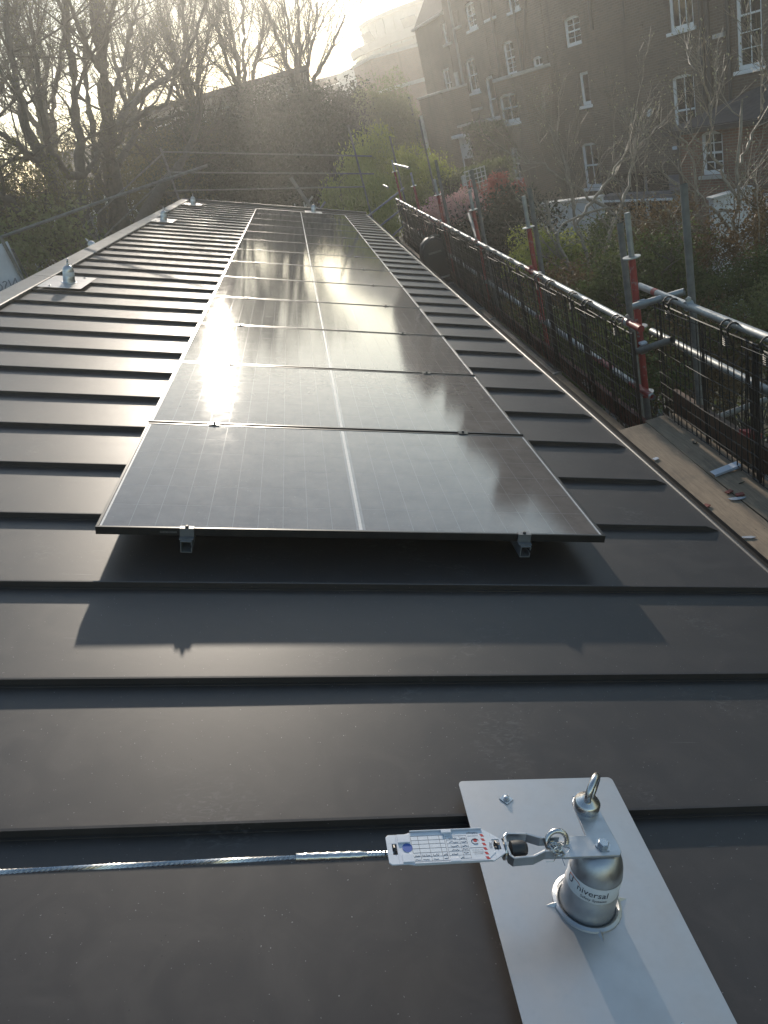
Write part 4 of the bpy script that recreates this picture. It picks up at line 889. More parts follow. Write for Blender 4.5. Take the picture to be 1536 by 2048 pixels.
dq = (3.205,2.362); downpipe(hC, dq[0] - .1, -2, 4.8, r=.06, mat=M('grey_pipe', (.3, .3, .3), .6)); dr = (-0.693,2.945); downpipe(hC, dr[0] - .3, -1, 4.8, r=.06); st_ = (2.502,0.236); MB().b2(st_[0] - .9, st_[0] + .7, 0, .12, st_[1] - .05, st_[1] + .05).build('ledge', STONE, hC)
# ---- house D
hD = house('brick_house', 'fourth brick terrace house at the far end with a dark rear wing and white downpipe', (9.486,38.191,0.000), 8.000)
wdl = [(-0.383,0.544,3.202,4.032), (-1.757,-1.270,3.637,4.197), (0.610,1.680,0.987,2.261)]
dz = 4.45
facade(hD, .05, 4.6, GZ, dz, wdl, BRICKB)
for q in wdl: window(hD, *q, cols=2, rows=(1, 1), sill='stone', head=None)
m = MB(); m.add([(.05, .05, dz), (4.6, .05, dz), (4.6, -2.4, dz + 3.2), (.05, -2.4, dz + 3.2), (4.6, -5, dz), (.05, -5, dz)], [(0, 1, 2, 3), (1, 4, 2), (3, 2, 4, 5)]); m.build('mansard_roof', SLATE, hD); MB().b2(.0, 4.65, -.1, .18, dz - .1, dz + .02).build('cornice', STONE, hD, bevel=.02)
e0 = (2.080,1.279); e1 = (-1.540,1.229); facade(hD, e1[0], e0[0], GZ, e0[1], [], BRICKB, y=WD, thick=WD - .02, name='closet_wing_wall'); MB().b2(e1[0] - .05, e0[0] + .05, 0.05, WD + .08, e0[1] + .002, e0[1] + .1).build('parapet_coping', STONE, hD, bevel=.02)
ee = (1.936,0.586); downpipe(hD, ee[0], -3.4, ee[1], y=WD + .1, r=.09, mat=M('white_pipe', (.55, .55, .54), .5)); ef = (3.400,-0.031); downpipe(hD, ef[0], -4, e0[1] + .3, y=WD + .08, r=.06); eg = (-0.525,0.746); downpipe(hD, eg[0], -2, eg[1] + 1.2, y=.1, r=.1, mat=M('white_pipe', (.55, .55, .54), .5))
m = MB(); m.add([(e1[0] - 1.5, WD + .05, -3.2), (e0[0] + .2, WD + .05, -3.2), (e0[0] + .2, WD + 1.6, -4.0), (e1[0] - 1.5, WD + 1.6, -4.0)], [(0, 3, 2, 1)]); m.build('lean_to_roof', SLATE, hD)
for h_, a0_, a1_, zt_ in ((hA, -9.5, 7.35, 6.5), (hB, .05, 4.55, 5.5), (hC, .05, 4.15, 4.95)):
    MB().b2(a0_ - .02, a1_ + .02, -.36, .07, zt_ + .002, zt_ + .11).build('parapet_coping', STONE, h_, bevel=.015)
    m = MB(); m.add([(a0_, -.4, zt_ - .3), (a1_, -.4, zt_ - .3), (a1_, -4.2, zt_ + 1.5), (a0_, -4.2, zt_ + 1.5), (a1_, -8, zt_ - .3), (a0_, -8, zt_ - .3)], [(0, 1, 2, 3), (3, 2, 4, 5), (1, 4, 2), (5, 0, 3)]); m.build('roof', SLATE, h_)
    MB().b2(a0_, a1_, -8, -.34, GZ, zt_ - .32).build('rear_walls', BRICKB, h_)
    ch = MB().b2(a1_ - .9, a1_ - .1, -5.2, -3.4, zt_, zt_ + 2.6).build('chimney', BRICKB, h_)
    for q_ in range(4): MB().lathe([(.12, 0), (.13, .05), (.10, .45), (.11, .5)], 10, mat=Matrix.Translation((a1_ - .5, -4.9 + q_ * .4, zt_ + 2.602))).build('chimney_pot', BRICKR, ch)
# ================================================================== garden walls and sheds
def wall(label, p0, p1, z0, z1, mat, th=.2, cap=None, name='garden_wall'):
    d = Vector((p1[0] - p0[0], p1[1] - p0[1], 0)); ln_ = d.length; t = thing(name, label, 'wall', (p0[0], p0[1], z0), (0, 0, math.atan2(d.y, d.x)))
    MB().b2(0, ln_, -th / 2, th / 2, 0, z1 - z0).build('wall_face', mat, t)
    if cap: MB().b2(-.03, ln_ + .03, -th / 2 - .04, th / 2 + .04, z1 - z0 + .002, z1 - z0 + .06).build('coping', cap, t, bevel=.01)
    return t
a_ = (9.076,13.500,-2.150); b_ = (9.899,13.500,-2.291); wall('white rendered garden wall with a dark gap beside it, behind the magnolia', a_, b_, GZ, a_[2], RENDER, cap=STONE)
a_ = (10.086,13.200,-2.352); wall('white rendered garden wall at the picture edge behind the magnolia', a_, (a_[0] + 3, a_[1] - .6), GZ, a_[2], RENDER, cap=STONE)
a_ = (7.487,21.000,-2.365); b_ = (8.806,19.000,-2.684); wall('pale weathered garden wall below the terrace between the bare branches', a_, b_, GZ, a_[2], RENDER, cap=STONE)
a_ = (5.497,23.000,-2.017); b_ = (7.468,21.500,-2.803); wall('dark brick garden wall below the trellis', a_, b_, GZ, a_[2] - .6, BRICKR)
# low shed with felt roof, seen over the guard rail
sh = thing('garden_shed', 'small grey garden shed roof below the lime bush', 'shed', (7.076,16.264,-4.000), (0, 0, R(15)))
MB().b2(-1.2, 1.0, -.9, .9, -.9, .0).build('shed_wall', TOEM, sh); m = MB(); m.add([(-1.4, -1.1, -.05), (1.2, -1.1, -.05), (1.2, 1.1, .3), (-1.4, 1.1, .3), (-1.4, -1.1, -.12), (1.2, -1.1, -.12)], [(0, 1, 2, 3), (4, 5, 1, 0)]); m.build('shed_roof', LEAD, sh)
# trellis panel above the hedge
tp_ = (5.860,20.500,-1.430); trl = thing('trellis', 'small pale square trellis panel beside the pink shrub', 'trellis', tp_, (0, 0, R(10)))
for i in range(6): MB().b2(-.3 + i * .12, -.275 + i * .12, -.01, .01, -.5, .55).build('lath', STONE, trl)
for i in range(9): MB().b2(-.32, .34, .011, .025, -.45 + i * .12, -.425 + i * .12).build('lath', STONE, trl)
MB().b2(-.4, -.3, -.05, .05, -1.6, .45).build('post', STONE, trl)
# ================================================================== curved glass office beyond
ctr = ((20.799,92.000,5.403)[0], 92.0)
ofc = thing('curved_office_building', 'pale curved office building with stepped glazed storeys beyond the terrace', 'building', (ctr[0], ctr[1], 0))
z1t = (11.751,84.000,9.588)[2]; z1b = (10.705,84.000,8.149)[2]; z2b = (10.240,84.000,6.447)[2]; z3t = (8.502,84.000,6.091)[2]; z3b = (8.586,84.000,4.559)[2]
xl1 = ctr[0] - (11.893,88.000,9.455)[0]; xl2 = ctr[0] - (10.535,88.000,7.777)[0]; xl3 = ctr[0] - (8.127,90.000,6.007)[0]
def drum(name, r0, z0, z1, mat, a0=150, a1=300, n=30, th=.25, parent=ofc):
    m = MB(); vv = []; 
    for i in range(n + 1):
        a = R(a0 + (a1 - a0) * i / n); vv += [(r0 * math.cos(a), r0 * math.sin(a), z0), (r0 * math.cos(a), r0 * math.sin(a), z1), ((r0 - th) * math.cos(a), (r0 - th) * math.sin(a), z1)]
    m.add(vv, [(3 * i, 3 * i + 3, 3 * i + 4, 3 * i + 1) for i in range(n)] + [(3 * i + 1, 3 * i + 4, 3 * i + 5, 3 * i + 2) for i in range(n)]); return m.build(name, mat, parent, smooth=30)
def panels(r0, z0, z1, mat, name, n, a0=165, a1=285, gap=.12, skip=(), th=.12):
    for i in range(n):
        if i in skip: continue
        aa, ab = R(a0 + (a1 - a0) * i / n), R(a0 + (a1 - a0) * (i + 1) / n); g_ = gap / r0 / 2; aa += g_; ab -= g_
        m = MB(); vv = []
        for a in (aa, (aa + ab) / 2, ab): vv += [((r0 + th) * math.cos(a), (r0 + th) * math.sin(a), z0), ((r0 + th) * math.cos(a), (r0 + th) * math.sin(a), z1), (r0 * math.cos(a), r0 * math.sin(a), z0), (r0 * math.cos(a), r0 * math.sin(a), z1)]
        m.add(vv, [(0, 4, 5, 1), (4, 8, 9, 5), (1, 5, 7, 3), (5, 9, 11, 7), (2, 0, 1, 3), (8, 10, 11, 9)]); m.build(name, mat, ofc)
DARKJ = M('joint_dark', (.12, .13, .13), .6)
drum('upper_drum', xl1, z1b - .5, z1t, PALECLAD); panels(xl1, z1b, z1t - .15, PALECLAD, 'cladding_panel', 14)
MB().lathe([(xl1 + .25, z1t), (xl1 + .25, z1t + .3), (.01, z1t + .5)], 48).build('upper_roof', PALECLAD, ofc)
drum('glazed_drum', xl2, z2b - .2, z1b - .5, DARKJ); panels(xl2, z2b + .3, z1b - 1.2, CURTG, 'glass_panel', 16, skip=(5,)); MB().lathe([(xl2 + .3, z1b - 1.1), (xl2 + .45, z1b - .4), (.01, z1b - .3)], 48).build('glazed_drum_roof', PALECLAD, ofc)
drum('terrace_band', xl3, z3t - 2.2, z3t, PALECLAD, n=36); MB().lathe([(xl3, z3t), (.01, z3t + .02)], 48, close=False).build('terrace_deck', LEAD, ofc)
drum('lower_drum', xl3 - .5, GZ, z3t - 2.2, M('office_stone', (.34, .335, .32), .8, 0, (.28, .275, .265), .8), n=36)
for row in range(4): panels(xl3 - .5, z3t - 4.9 - row * 3.6, z3t - 2.9 - row * 3.6, GLASS if row % 2 else CURTG, 'window', 18, gap=.9, th=.06)
m = MB(); m.b2(-4.0, 8, -xl3 - 2.5, -xl3 + 1, z3t - 9.5, z3t - 5.0); m.build('stair_block', PALECLAD, ofc)
# open vents on the glass
for a in (212, 240): 
    MB().box(((xl2 + .5) * math.cos(R(a)), (xl2 + .5) * math.sin(R(a)), z2b + 1.8), (1.5, .08, .9), 0, (R(35), 0, R(a + 90))).build('open_vent', CURTG, ofc)
rbk = thing('red_brick_block', 'dark red brick block with pale band in front of the curved office', 'building', (11.645,62.000,2.229), (0, 0, R(10)))
MB().b2(-3.2, 6, 0, 5, -7.5, 2.6).build('wall', BRICKR, rbk); MB().b2(-3.25, 6, -.06, 0, .3, .55).build('band', STONE, rbk); MB().b2(-3.3, 6.1, -.1, 5.1, 2.602, 2.8).build('coping', STONE, rbk)
# ================================================================== buildings glimpsed through the trees on the left
def block(label, p, rotz, w_, h_, d_, floors, bays, wallm, name='apartment_block', band=True, roofm=SLATE, zb=GZ):
    t = thing(name, label, 'building', (p[0], p[1], zb), (0, 0, R(rotz)), 'buildings beyond the trees')
    fh = h_ / floors; bw = w_ / bays
    MB().b2(0, w_, .0, d_, 0, h_).build('wall', wallm, t); MB().b2(-.2, w_ + .2, -.25, d_ + .2, h_ + .002, h_ + .3).build('roof', roofm, t)
    for f in range(floors):
        if band: MB().b2(-.1, w_ + .1, -.9, -.02, f * fh - .12 + (.02 if f == 0 else 0) + fh * .02, f * fh + .12 + fh * .02).build('balcony_band', STONE, t)
        for b in range(bays):
            wd = MB().b2(0, bw * .5, -.05, .0, 0, fh * .55).build('window', WHITEP, t, loc=(b * bw + bw * .25, 0, f * fh + fh * .25)); MB().b2(.08, bw * .5 - .08, -.06, -.051, .08, fh * .55 - .08).build('pane', GLASS, wd)
    return t
block('grey flats with pale balcony bands behind the left tree trunks', (-6.312,46.000,1.825), 8, 9.5, 9.2, 8, 3, 5, M('flats_wall', (.26, .25, .24), .85, 0, (.21, .2, .19), .7))
block('pale rendered house glimpsed through the trees at the left picture edge', (-15.469,44.000,4.267), 18, 9, 6.2, 8, 2, 4, RENDER, name='rendered_house', band=False)
block('low pale rendered annex under the branches on the left', (-10.319,33.000,1.703), 14, 4.6, 4.2, 5, 1, 3, RENDER, name='rendered_house', band=False)
block('long distant brick terrace behind the left trees', (-24.345,92.000,7.036), 6, 34, 11, 9, 4, 9, BRICKM, name='distant_terrace', band=False)

# ================================================================== vegetation
def nrm(a): return a / (np.linalg.norm(a, axis=-1, keepdims=True) + 1e-9)
def vgrow(P, D, Ln, m, curl, up, r):
    """polylines: start P, direction D, length Ln -> (N,m,3)"""
    pts = [P]; d = nrm(D); st = (Ln / (m - 1))[:, None]
    for i in range(m - 1):
        d = nrm(d + r.normal(0, curl, d.shape) + np.array(up)); P = P + d * st; pts.append(P)
    return np.stack(pts, 1)
def vtubes(pts, rad, sides):
    N_, m, _ = pts.shape; t = np.empty_like(pts); t[:, 1:-1] = pts[:, 2:] - pts[:, :-2]; t[:, 0] = pts[:, 1] - pts[:, 0]; t[:, -1] = pts[:, -1] - pts[:, -2]; t = nrm(t)
    ref = np.where(np.abs(t[..., 2:3]) < .9, np.array([0, 0, 1.]), np.array([1., 0, 0])); x = nrm(np.cross(t, ref)); y = np.cross(x, t)
    a = np.arange(sides) * 2 * np.pi / sides
    V = pts[:, :, None] + (x[:, :, None] * np.cos(a)[:, None] + y[:, :, None] * np.sin(a)[:, None]) * rad[:, :, None, None]
    b = (np.arange(N_) * m * sides)[:, None, None]; i = (np.arange(m - 1) * sides)[None, :, None]; j = np.arange(sides)[None, None, :]; j2 = (j + 1) % sides
    F = np.stack([b + i + j, b + i + j2, b + i + sides + j2, b + i + sides + j], -1).reshape(-1, 4)
    return V.reshape(-1, 3), F
def kids(pts, k, t0, t1, ang, r, spread=.35):
    """k children per polyline: start points, directions, relative position"""
    N_, m, _ = pts.shape; t = r.uniform(t0, t1, (N_, k)); f = t * (m - 1); i = np.minimum(f.astype(int), m - 2); w_ = (f - i)[..., None]
    n = np.arange(N_)[:, None]; a, b = pts[n, i], pts[n, i + 1]; P = a + (b - a) * w_; d = nrm(b - a)
    rnd = nrm(r.normal(0, 1, d.shape)); side = nrm(np.cross(d, rnd)); an = np.radians(ang) * (1 + r.normal(0, spread, t.shape))[..., None]
    D = d * np.cos(an) + side * np.sin(an)
    return P.reshape(-1, 3), D.reshape(-1, 3), t.reshape(-1)
def leaves(P, size, r, asp=.55, flat=None):
    n = len(P); a = nrm(r.normal(0, 1, (n, 3))); 
    if flat is not None: a = nrm(a * np.array(flat))
    b = nrm(np.cross(a, r.normal(0, 1, (n, 3)))); s = size * r.uniform(.6, 1.3, (n, 1))
    V = np.stack([P, P + a * s * .5 + b * s * asp * .5, P + a * s, P + a * s * .5 - b * s * asp * .5], 1).reshape(-1, 3)
    return V, np.arange(n * 4).reshape(-1, 4)
class Acc:
    def __init__(s): s.V = []; s.F = []; s.n = 0
    def add(s, V, F): s.V.append(V); s.F.append(F + s.n); s.n += len(V)
    def build(s, name, mat, parent, smooth=False, off=(0, 0, 0)):
        return npmesh(name, np.concatenate(s.V) - np.array(off), s.F, mat, parent, None, smooth)
def resample(pl, m):
    pl = np.array(pl, float); d = np.r_[0, np.cumsum(np.linalg.norm(np.diff(pl, axis=0), axis=1))]
    # Catmull-like smoothing through cubic interpolation of the dense linear path
    t = np.linspace(0, d[-1], m); q = np.stack([np.interp(t, d, pl[:, k]) for k in range(3)], 1)
    for _ in range(2): q[1:-1] = .25 * q[:-2] + .5 * q[1:-1] + .25 * q[2:]
    return q
def tree(name, label, limbs, seed, levels, leafm=None, leaf=(0, .05), barkm=BARK, tip=.35, up=(0, 0, .06), group='trees around the roof', cat='tree', twigm=None, leaf_lv=-1, gnarl=.0):
    """limbs: [(points, r0, r1)]; levels: [(children per branch, length, spread angle, curl, points, sides, radius factor)]"""
    r = np.random.default_rng(seed); base = np.array(limbs[0][0][0]); t = thing(name, label, cat, tuple(base), group=group)
    wood = Acc(); twig = Acc(); M_ = 22; LP = []; RP = []
    for pts, r0, r1 in limbs:
        q = resample(pts, M_); q[1:-1] += r.normal(0, gnarl, (M_ - 2, 3)); LP.append(q); RP.append(np.linspace(r0, r1, M_) * (1 + r.normal(0, .04, M_)))
    cur = np.stack(LP); rad = np.stack(RP); V, F = vtubes(cur, rad, 10); wood.add(V, F); lastr = rad
    for li, lv in enumerate(levels):
        k, ln_, ang, curl, m, sides, rf = lv[:7]
        P, D, tt = kids(cur, k, .18 if li == 0 else .15, 1.0, ang, r)
        n_ = np.repeat(np.arange(len(cur)), k); pr = lastr[n_, np.minimum((tt * (lastr.shape[1] - 1)).astype(int), lastr.shape[1] - 1)]
        L_ = ln_ * r.uniform(.55, 1.25, len(P)) * (1 - .35 * tt); nr = np.minimum(pr * rf * r.uniform(.7, 1.1, len(P)), pr * .85); nr = np.maximum(nr, levels[li][7] if len(levels[li]) > 7 else .003)
        cur = vgrow(P, D, L_, m, curl, up, r); lastr = nr[:, None] * np.linspace(1, tip, m)[None]
        V, F = vtubes(cur, lastr, sides); (wood if li == 0 else twig).add(V, F)
        if leafm and leaf_lv == li: pass
    wood.build('trunk', barkm, t, True, base)
    if twig.V: twig.build('crown', twigm or barkm, t, True, base)
    if leafm:
        n = leaf[0]; N_, m, _ = cur.shape; i = r.integers(0, N_, n); f = r.uniform(.25, 1, n) * (m - 1); j = np.minimum(f.astype(int), m - 2); P = cur[i, j] + (cur[i, j + 1] - cur[i, j]) * (f - j)[:, None] + r.normal(0, leaf[1] * .6, (n, 3))
        V, F = leaves(P, leaf[1], r); npmesh('leaves', V - base, [F], leafm, t)
    return t, cur
def blob(r, n, c, rad, lumps=14, shell=.55, jag=.25):
    """points spread through an uneven crown made of many overlapping clumps"""
    c = np.array(c); rad = np.array(rad); lc = nrm(r.normal(0, 1, (lumps, 3))) * r.uniform(.35, .85, (lumps, 1)); lr = r.uniform(.22, .5, lumps)
    k = r.integers(0, lumps, n); d = nrm(r.normal(0, 1, (n, 3))) * (r.uniform(shell, 1, (n, 1)) ** .6) * lr[k][:, None]
    p = lc[k] + d + r.normal(0, jag * .12, (n, 3)); return c + p * rad
def bush(name, label, c, rad, n, size, leafm, seed, lumps=16, group='garden shrubs', stems=6, cat='shrub', zbase=None, droop=0, shell=.5, asp=.55, barkm=BARK):
    r = np.random.default_rng(seed); zb = GZ if zbase is None else zbase; base = np.array([c[0], c[1], zb]); t = thing(name, label, cat, tuple(base), group=group)
    P = blob(r, n, c, rad, lumps, shell); P = P[P[:, 2] > zb + .02]
    if droop: P[:, 2] -= droop * (((P[:, 0] - c[0]) / rad[0]) ** 2 + ((P[:, 1] - c[1]) / rad[1]) ** 2) * rad[2] * .5
    V, F = leaves(P, size, r, asp, flat=(1, 1, 1.0) if not droop else (.5, .5, 1.6)); npmesh('crown', V - base, [F], leafm, t)
    acc = Acc(); k = max(3, stems); tgt = blob(r, k, c, np.array(rad) * .8, lumps)
    st = np.tile(base, (k, 1)) + r.normal(0, .12, (k, 3)) * [1, 1, 0]; mid = (st + tgt) / 2 + r.normal(0, .15, (k, 3)); pts = np.stack([st, st * .5 + mid * .5, mid, tgt], 1)
    V, F = vtubes(pts, np.tile(np.array([.05, .04, .028, .01]) * min(1.6, max(.4, rad[2] / 2)), (k, 1)), 6); acc.add(V, F)
    P2, D2, tt = kids(pts, 7, .4, 1, 45, r); cur = vgrow(P2, D2, rad[2] * .5 * r.uniform(.5, 1.2, len(P2)), 4, .25, (0, 0, .05), r); V, F = vtubes(cur, np.tile(np.array([.012, .009, .007, .003]), (len(cur), 1)), 4); acc.add(V, F)
    acc.build('trunk', barkm, t, True, base); return t
# ---- big gnarled plane tree beyond the ridge, many limbs
D1 = 23.0
tree('plane_tree', 'large gnarled tree with several thick trunks beyond the ridge on the left', [
    ([(-5.372,23.000,-2.596), (-4.776,23.000,-0.536), (-4.495,23.000,0.437), (-4.186,23.000,1.645), (-3.736,22.600,2.882), (-3.325,22.200,3.898), (-2.972,22.000,4.867), (-2.560,22.000,6.124), (-2.206,22.400,7.517)], .34, .14),
    ([(-5.663,21.000,-1.788), (-5.129,21.000,0.083), (-4.843,21.000,1.091), (-4.544,21.000,1.924), (-4.273,21.300,2.861), (-3.995,21.600,3.902), (-3.747,22.000,5.057), (-3.388,22.000,6.322)], .19, .07),
    ([(-3.789,23.000,2.612), (-3.415,25.000,3.206), (-2.768,28.000,3.939), (-2.157,30.000,4.292), (-1.501,31.500,5.101), (-0.870,32.500,5.926), (-0.171,33.000,6.985)], .13, .05),
    ([(-3.798,23.000,2.303), (-3.485,25.000,2.881), (-3.076,27.000,3.198), (-2.728,28.500,3.233), (-2.456,29.500,3.731), (-2.026,30.000,4.631)], .12, .045),
    ([(-3.979,23.000,1.731), (-3.703,25.000,2.357), (-3.276,27.000,2.788), (-2.622,29.500,2.914), (-1.848,31.000,3.078)], .11, .04),
    ([(-4.567,21.000,1.647), (-4.296,21.500,1.952), (-4.070,22.400,2.279), (-3.844,23.000,2.626)], .07, .05),
    ([(-5.059,20.000,0.543), (-4.958,19.500,1.314), (-4.914,19.000,2.065), (-4.996,19.000,2.863), (-4.924,19.500,3.773), (-4.814,20.000,4.763), (-4.664,21.000,6.031)], .17, .06),
    ([(-4.631,21.000,1.664), (-4.947,20.500,1.764), (-4.847,20.000,2.388), (-4.693,20.000,3.289), (-4.503,20.500,4.406), (-4.268,21.000,5.506)], .11, .04),
    ([(-4.901,19.000,2.039), (-5.064,18.500,2.386), (-5.214,18.000,2.798), (-5.808,18.000,3.289)], .09, .04),
    ([(-6.258,25.000,-1.377), (-5.449,25.000,0.533), (-5.199,25.500,1.687), (-4.923,26.000,2.978), (-4.597,26.500,4.532), (-4.159,27.000,6.027)], .17, .06),
    ([(-4.436,24.000,-0.278), (-3.822,25.000,0.507), (-3.037,26.500,1.053), (-2.631,28.500,1.561), (-2.149,30.000,2.294), (-1.693,31.000,3.281)], .21, .08),
    ([(-3.309,22.200,3.869), (-3.234,21.000,4.408), (-3.203,20.500,4.964), (-3.111,20.000,5.705)], .10, .04),
    ([(-3.669,22.600,2.969), (-3.329,25.000,4.104), (-2.804,26.500,5.219), (-2.104,27.500,6.566)], .10, .035),
], 11, [(9, 2.7, 46, .16, 6, 5, .42, .012), (8, 1.35, 40, .18, 5, 3, .42, .006), (7, .75, 36, .2, 4, 3, .5, .0032)], L_PLANE, (11000, .06), gnarl=.03)
# ---- low mossy limbs by the ridge, a second tree leaning in from the left
tree('leaning_tree', 'low leaning tree with horizontal mossy limbs just behind the ridge at the picture edge', [
    ([(-4.011,14.500,-0.324), (-4.049,14.500,0.303), (-4.302,14.300,0.984), (-4.467,14.000,1.409), (-4.861,14.000,1.896)], .16, .08),
    ([(-3.436,16.000,-0.270), (-3.616,15.500,0.382), (-4.039,15.000,0.631), (-4.651,14.600,0.677), (-5.256,14.300,0.737)], .14, .07),
    ([(-3.691,15.400,0.413), (-3.755,15.000,0.777), (-4.432,15.000,1.178), (-4.701,15.000,1.506)], .08, .03)], 23,
    [(9, 1.3, 55, .2, 5, 5, .4, .012), (8, .7, 45, .22, 4, 4, .45, .006), (5, .35, 40, .25, 4, 3, .5, .004)], L_PLANE, (11000, .06), group='trees around the roof', gnarl=.03)
# ---- slim saplings and leafy undergrowth filling the left below the limbs
for i, (px, rad, n, lm, lab) in enumerate((((-7.251,24.000,1.247), (3.2, 2.2, 2.6), 9000, L_PLANE, 'leafy yellowish understorey bush behind the ridge at the left edge'), ((-6.216,27.000,0.409), (2.6, 2.0, 3.0), 8000, L_PLANE, 'leafy yellowish understorey bush between the thick trunks'), ((-4.720,13.500,0.419), (2.0, 1.5, 1.3), 5000, L_OLIVE, 'green bush behind the banner'), ((-4.495,30.000,0.437), (2.4, 2.0, 2.6), 7000, L_PLANE, 'leafy bush behind the far ridge end'))):
    bush('understorey_bush', lab, px, rad, n, .10, lm, 40 + i, lumps=26, group='understorey beyond the ridge', stems=14, shell=.1)
# ---- bare fine-twigged trees against the glow
def fan(base, tops, r0, r1): return [([base, tuple((Vector(base) * .7 + Vector(t_) * .3) + Vector((0, 0, .5))), tuple((Vector(base) * .35 + Vector(t_) * .65)), t_], r0, r1) for t_ in tops]
def bare(label, b, tops, seed, lv, r0=.16, gnarl=.05, **kw):
    return tree('bare_tree', label, [([(b[0], b[1], GZ), tuple((Vector(b) + Vector((b[0], b[1], GZ))) / 2), b], r0 * 1.5, r0 * 1.1)] + fan(b, tops, r0, .035), seed, lv, gnarl=gnarl, group='bare trees against the sky', **kw)
FT = [(14, 3.8, 30, .10, 6, 4, .42, .013), (9, 2.2, 28, .12, 5, 3, .5, .0065), (7, 1.2, 26, .14, 4, 3, .55, .0042)]
bare('bare fan shaped tree with fine upright twigs, nearest the curved office', (2.435,47.000,2.215), [(2.991,46.000,8.539), (4.071,48.000,9.308), (5.214,49.000,8.262), (6.094,48.000,6.449), (1.855,47.000,8.517)], 51, FT, leafm=None)
bare('bare fan shaped tree with fine twigs left of the tallest one', (-0.572,44.000,2.642), [(-1.049,43.000,8.593), (0.150,44.000,9.315), (1.041,45.000,9.060), (1.847,44.000,7.396)], 52, FT, leafm=L_PLANE, leaf=(2200, .07))
bare('bare tree with fine twigs behind the big trunks, middle of the glow', (-3.002,40.000,2.820), [(-2.850,39.000,7.631), (-1.787,40.000,8.303), (-0.782,41.000,7.403), (-3.786,39.000,6.474)], 53, FT, leafm=L_PLANE, leaf=(2200, .07))
bare('bare tree with fine twigs behind the big trunks on the left', (-9.421,37.000,2.841), [(-8.259,36.000,8.888), (-7.215,37.000,9.499), (-6.295,38.000,9.260), (-9.688,36.000,8.168)], 54, FT, leafm=L_PLANE, leaf=(3000, .07))
bare('bare tree with fine twigs at the left picture edge', (-11.279,33.000,3.227), [(-9.432,32.000,7.632), (-8.266,33.000,8.771), (-7.854,34.000,7.481)], 55, FT, leafm=L_PLANE, leaf=(2500, .07))
bare('bare tree with fine twigs between the thick trunks', (-6.434,42.000,3.150), [(-5.548,41.000,8.965), (-4.261,42.000,9.617), (-3.771,43.000,8.190)], 56, FT, leafm=L_PLANE, leaf=(2200, .07))
# ---- dark evergreens across the far end
for i, (p, rad, n, lab) in enumerate((((-3.927,37.000,1.075), (3.4, 2.6, 2.6), 20000, 'dark evergreen tree at the left of the dense row past the far gable'), ((-2.090,38.000,1.012), (3.8, 2.8, 2.7), 26000, 'dark evergreen tree second from the left in the dense row'), ((0.126,40.000,0.699), (4.2, 3.0, 2.9), 30000, 'broad dark evergreen tree in the middle of the dense row'), ((2.539,41.000,0.347), (3.2, 3.0, 2.9), 28000, 'dark evergreen tree at the right of the dense row by the curved office'), ((0.188,30.000,-0.623), (4.4, 2.2, 2.4), 18000, 'low dark evergreen thicket right behind the far gable'), ((-2.395,31.000,-0.185), (3.2, 2.0, 1.9), 12000, 'low dark thicket behind the far gable, left part'), ((1.856,27.000,-0.726), (2.2, 1.8, 2.2), 10000, 'low dark evergreen between the thicket and the lime shrub'))):
    bush('evergreen_tree', lab, p, rad, int(n * 1.5), .13, L_EVER, 60 + i, lumps=34, group='dark evergreens past the far gable', stems=10, shell=.25, cat='tree')
bush('yew_tree', 'tall pale green feathery tree between the evergreens and the terrace', (6.486,42.000,0.103), (2.4, 2.2, 3.6), 26000, .16, L_OLIVE, 71, lumps=30, group='trees around the roof', cat='tree', shell=.2, asp=.35)
bush('slate_tree', 'grey green upright tree right of the dark evergreens', (4.940,46.000,0.229), (1.5, 1.7, 3.6), 14000, .17, L_EVER, 72, lumps=26, group='trees around the roof', cat='tree', shell=.2)
# ---- lime green shrubs by the far eave corner
for i, (p, rad, n, lab) in enumerate((((3.876,25.000,-0.605), (1.5, 1.3, 1.5), 11000, 'arching lime green shrub at the far eave corner, tallest'), ((2.588,24.000,-0.615), (1.2, 1.1, 1.3), 8000, 'lime green shrub left of the tallest one at the far eave corner'), ((5.018,26.000,-1.182), (1.3, 1.2, 1.2), 8000, 'lime green shrub right of the tallest one, against the terrace'), ((2.885,22.000,-1.247), (1.2, 1.0, 1.2), 6000, 'low lime green shrub below the far stair rails'))):
    bush('lime_shrub', lab, p, rad, n, .12, L_LIME, 80 + i, lumps=22, group='lime shrubs at the far corner', stems=9, shell=.2, droop=.5, asp=.3)
# ---- clipped hedge and ivy along the terrace gardens
def hedge(label, a, b, zt, wd, n, lm, seed, size=.09, name='clipped_hedge', lit=None):
    r = np.random.default_rng(seed); a = np.array(a); b = np.array(b); d = b - a; d[2] = 0; ln_ = np.linalg.norm(d); t = thing(name, label, 'hedge', (a[0], a[1], GZ), (0, 0, math.atan2(d[1], d[0])), 'hedges and ivy')
    h = zt - GZ; f = r.integers(0, 6, n); u = r.uniform(0, 1, (n, 3)) * [ln_, wd, h] + [0, -wd / 2, 0]
    u[f < 2, 1] = -wd / 2; u[(f >= 2) & (f < 4), 2] = h; u[f == 4, 1] = wd / 2; u += r.normal(0, .07, u.shape) + .08 * np.sin(u[:, ::-1] * 2.3)
    u = u[u[:, 2] > .02]; V, F = leaves(u, size, r, .7); npmesh('foliage', V, [F], lm, t)
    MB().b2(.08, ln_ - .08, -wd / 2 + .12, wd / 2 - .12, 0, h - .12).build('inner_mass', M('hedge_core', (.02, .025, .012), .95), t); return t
hedge('tall dark clipped hedge below the far terrace houses', (5.084,27.500,-1.345), (7.549,24.500,-1.477), (6.154,26.000,-1.350)[2], 1.3, 16000, L_HEDGE, 90)
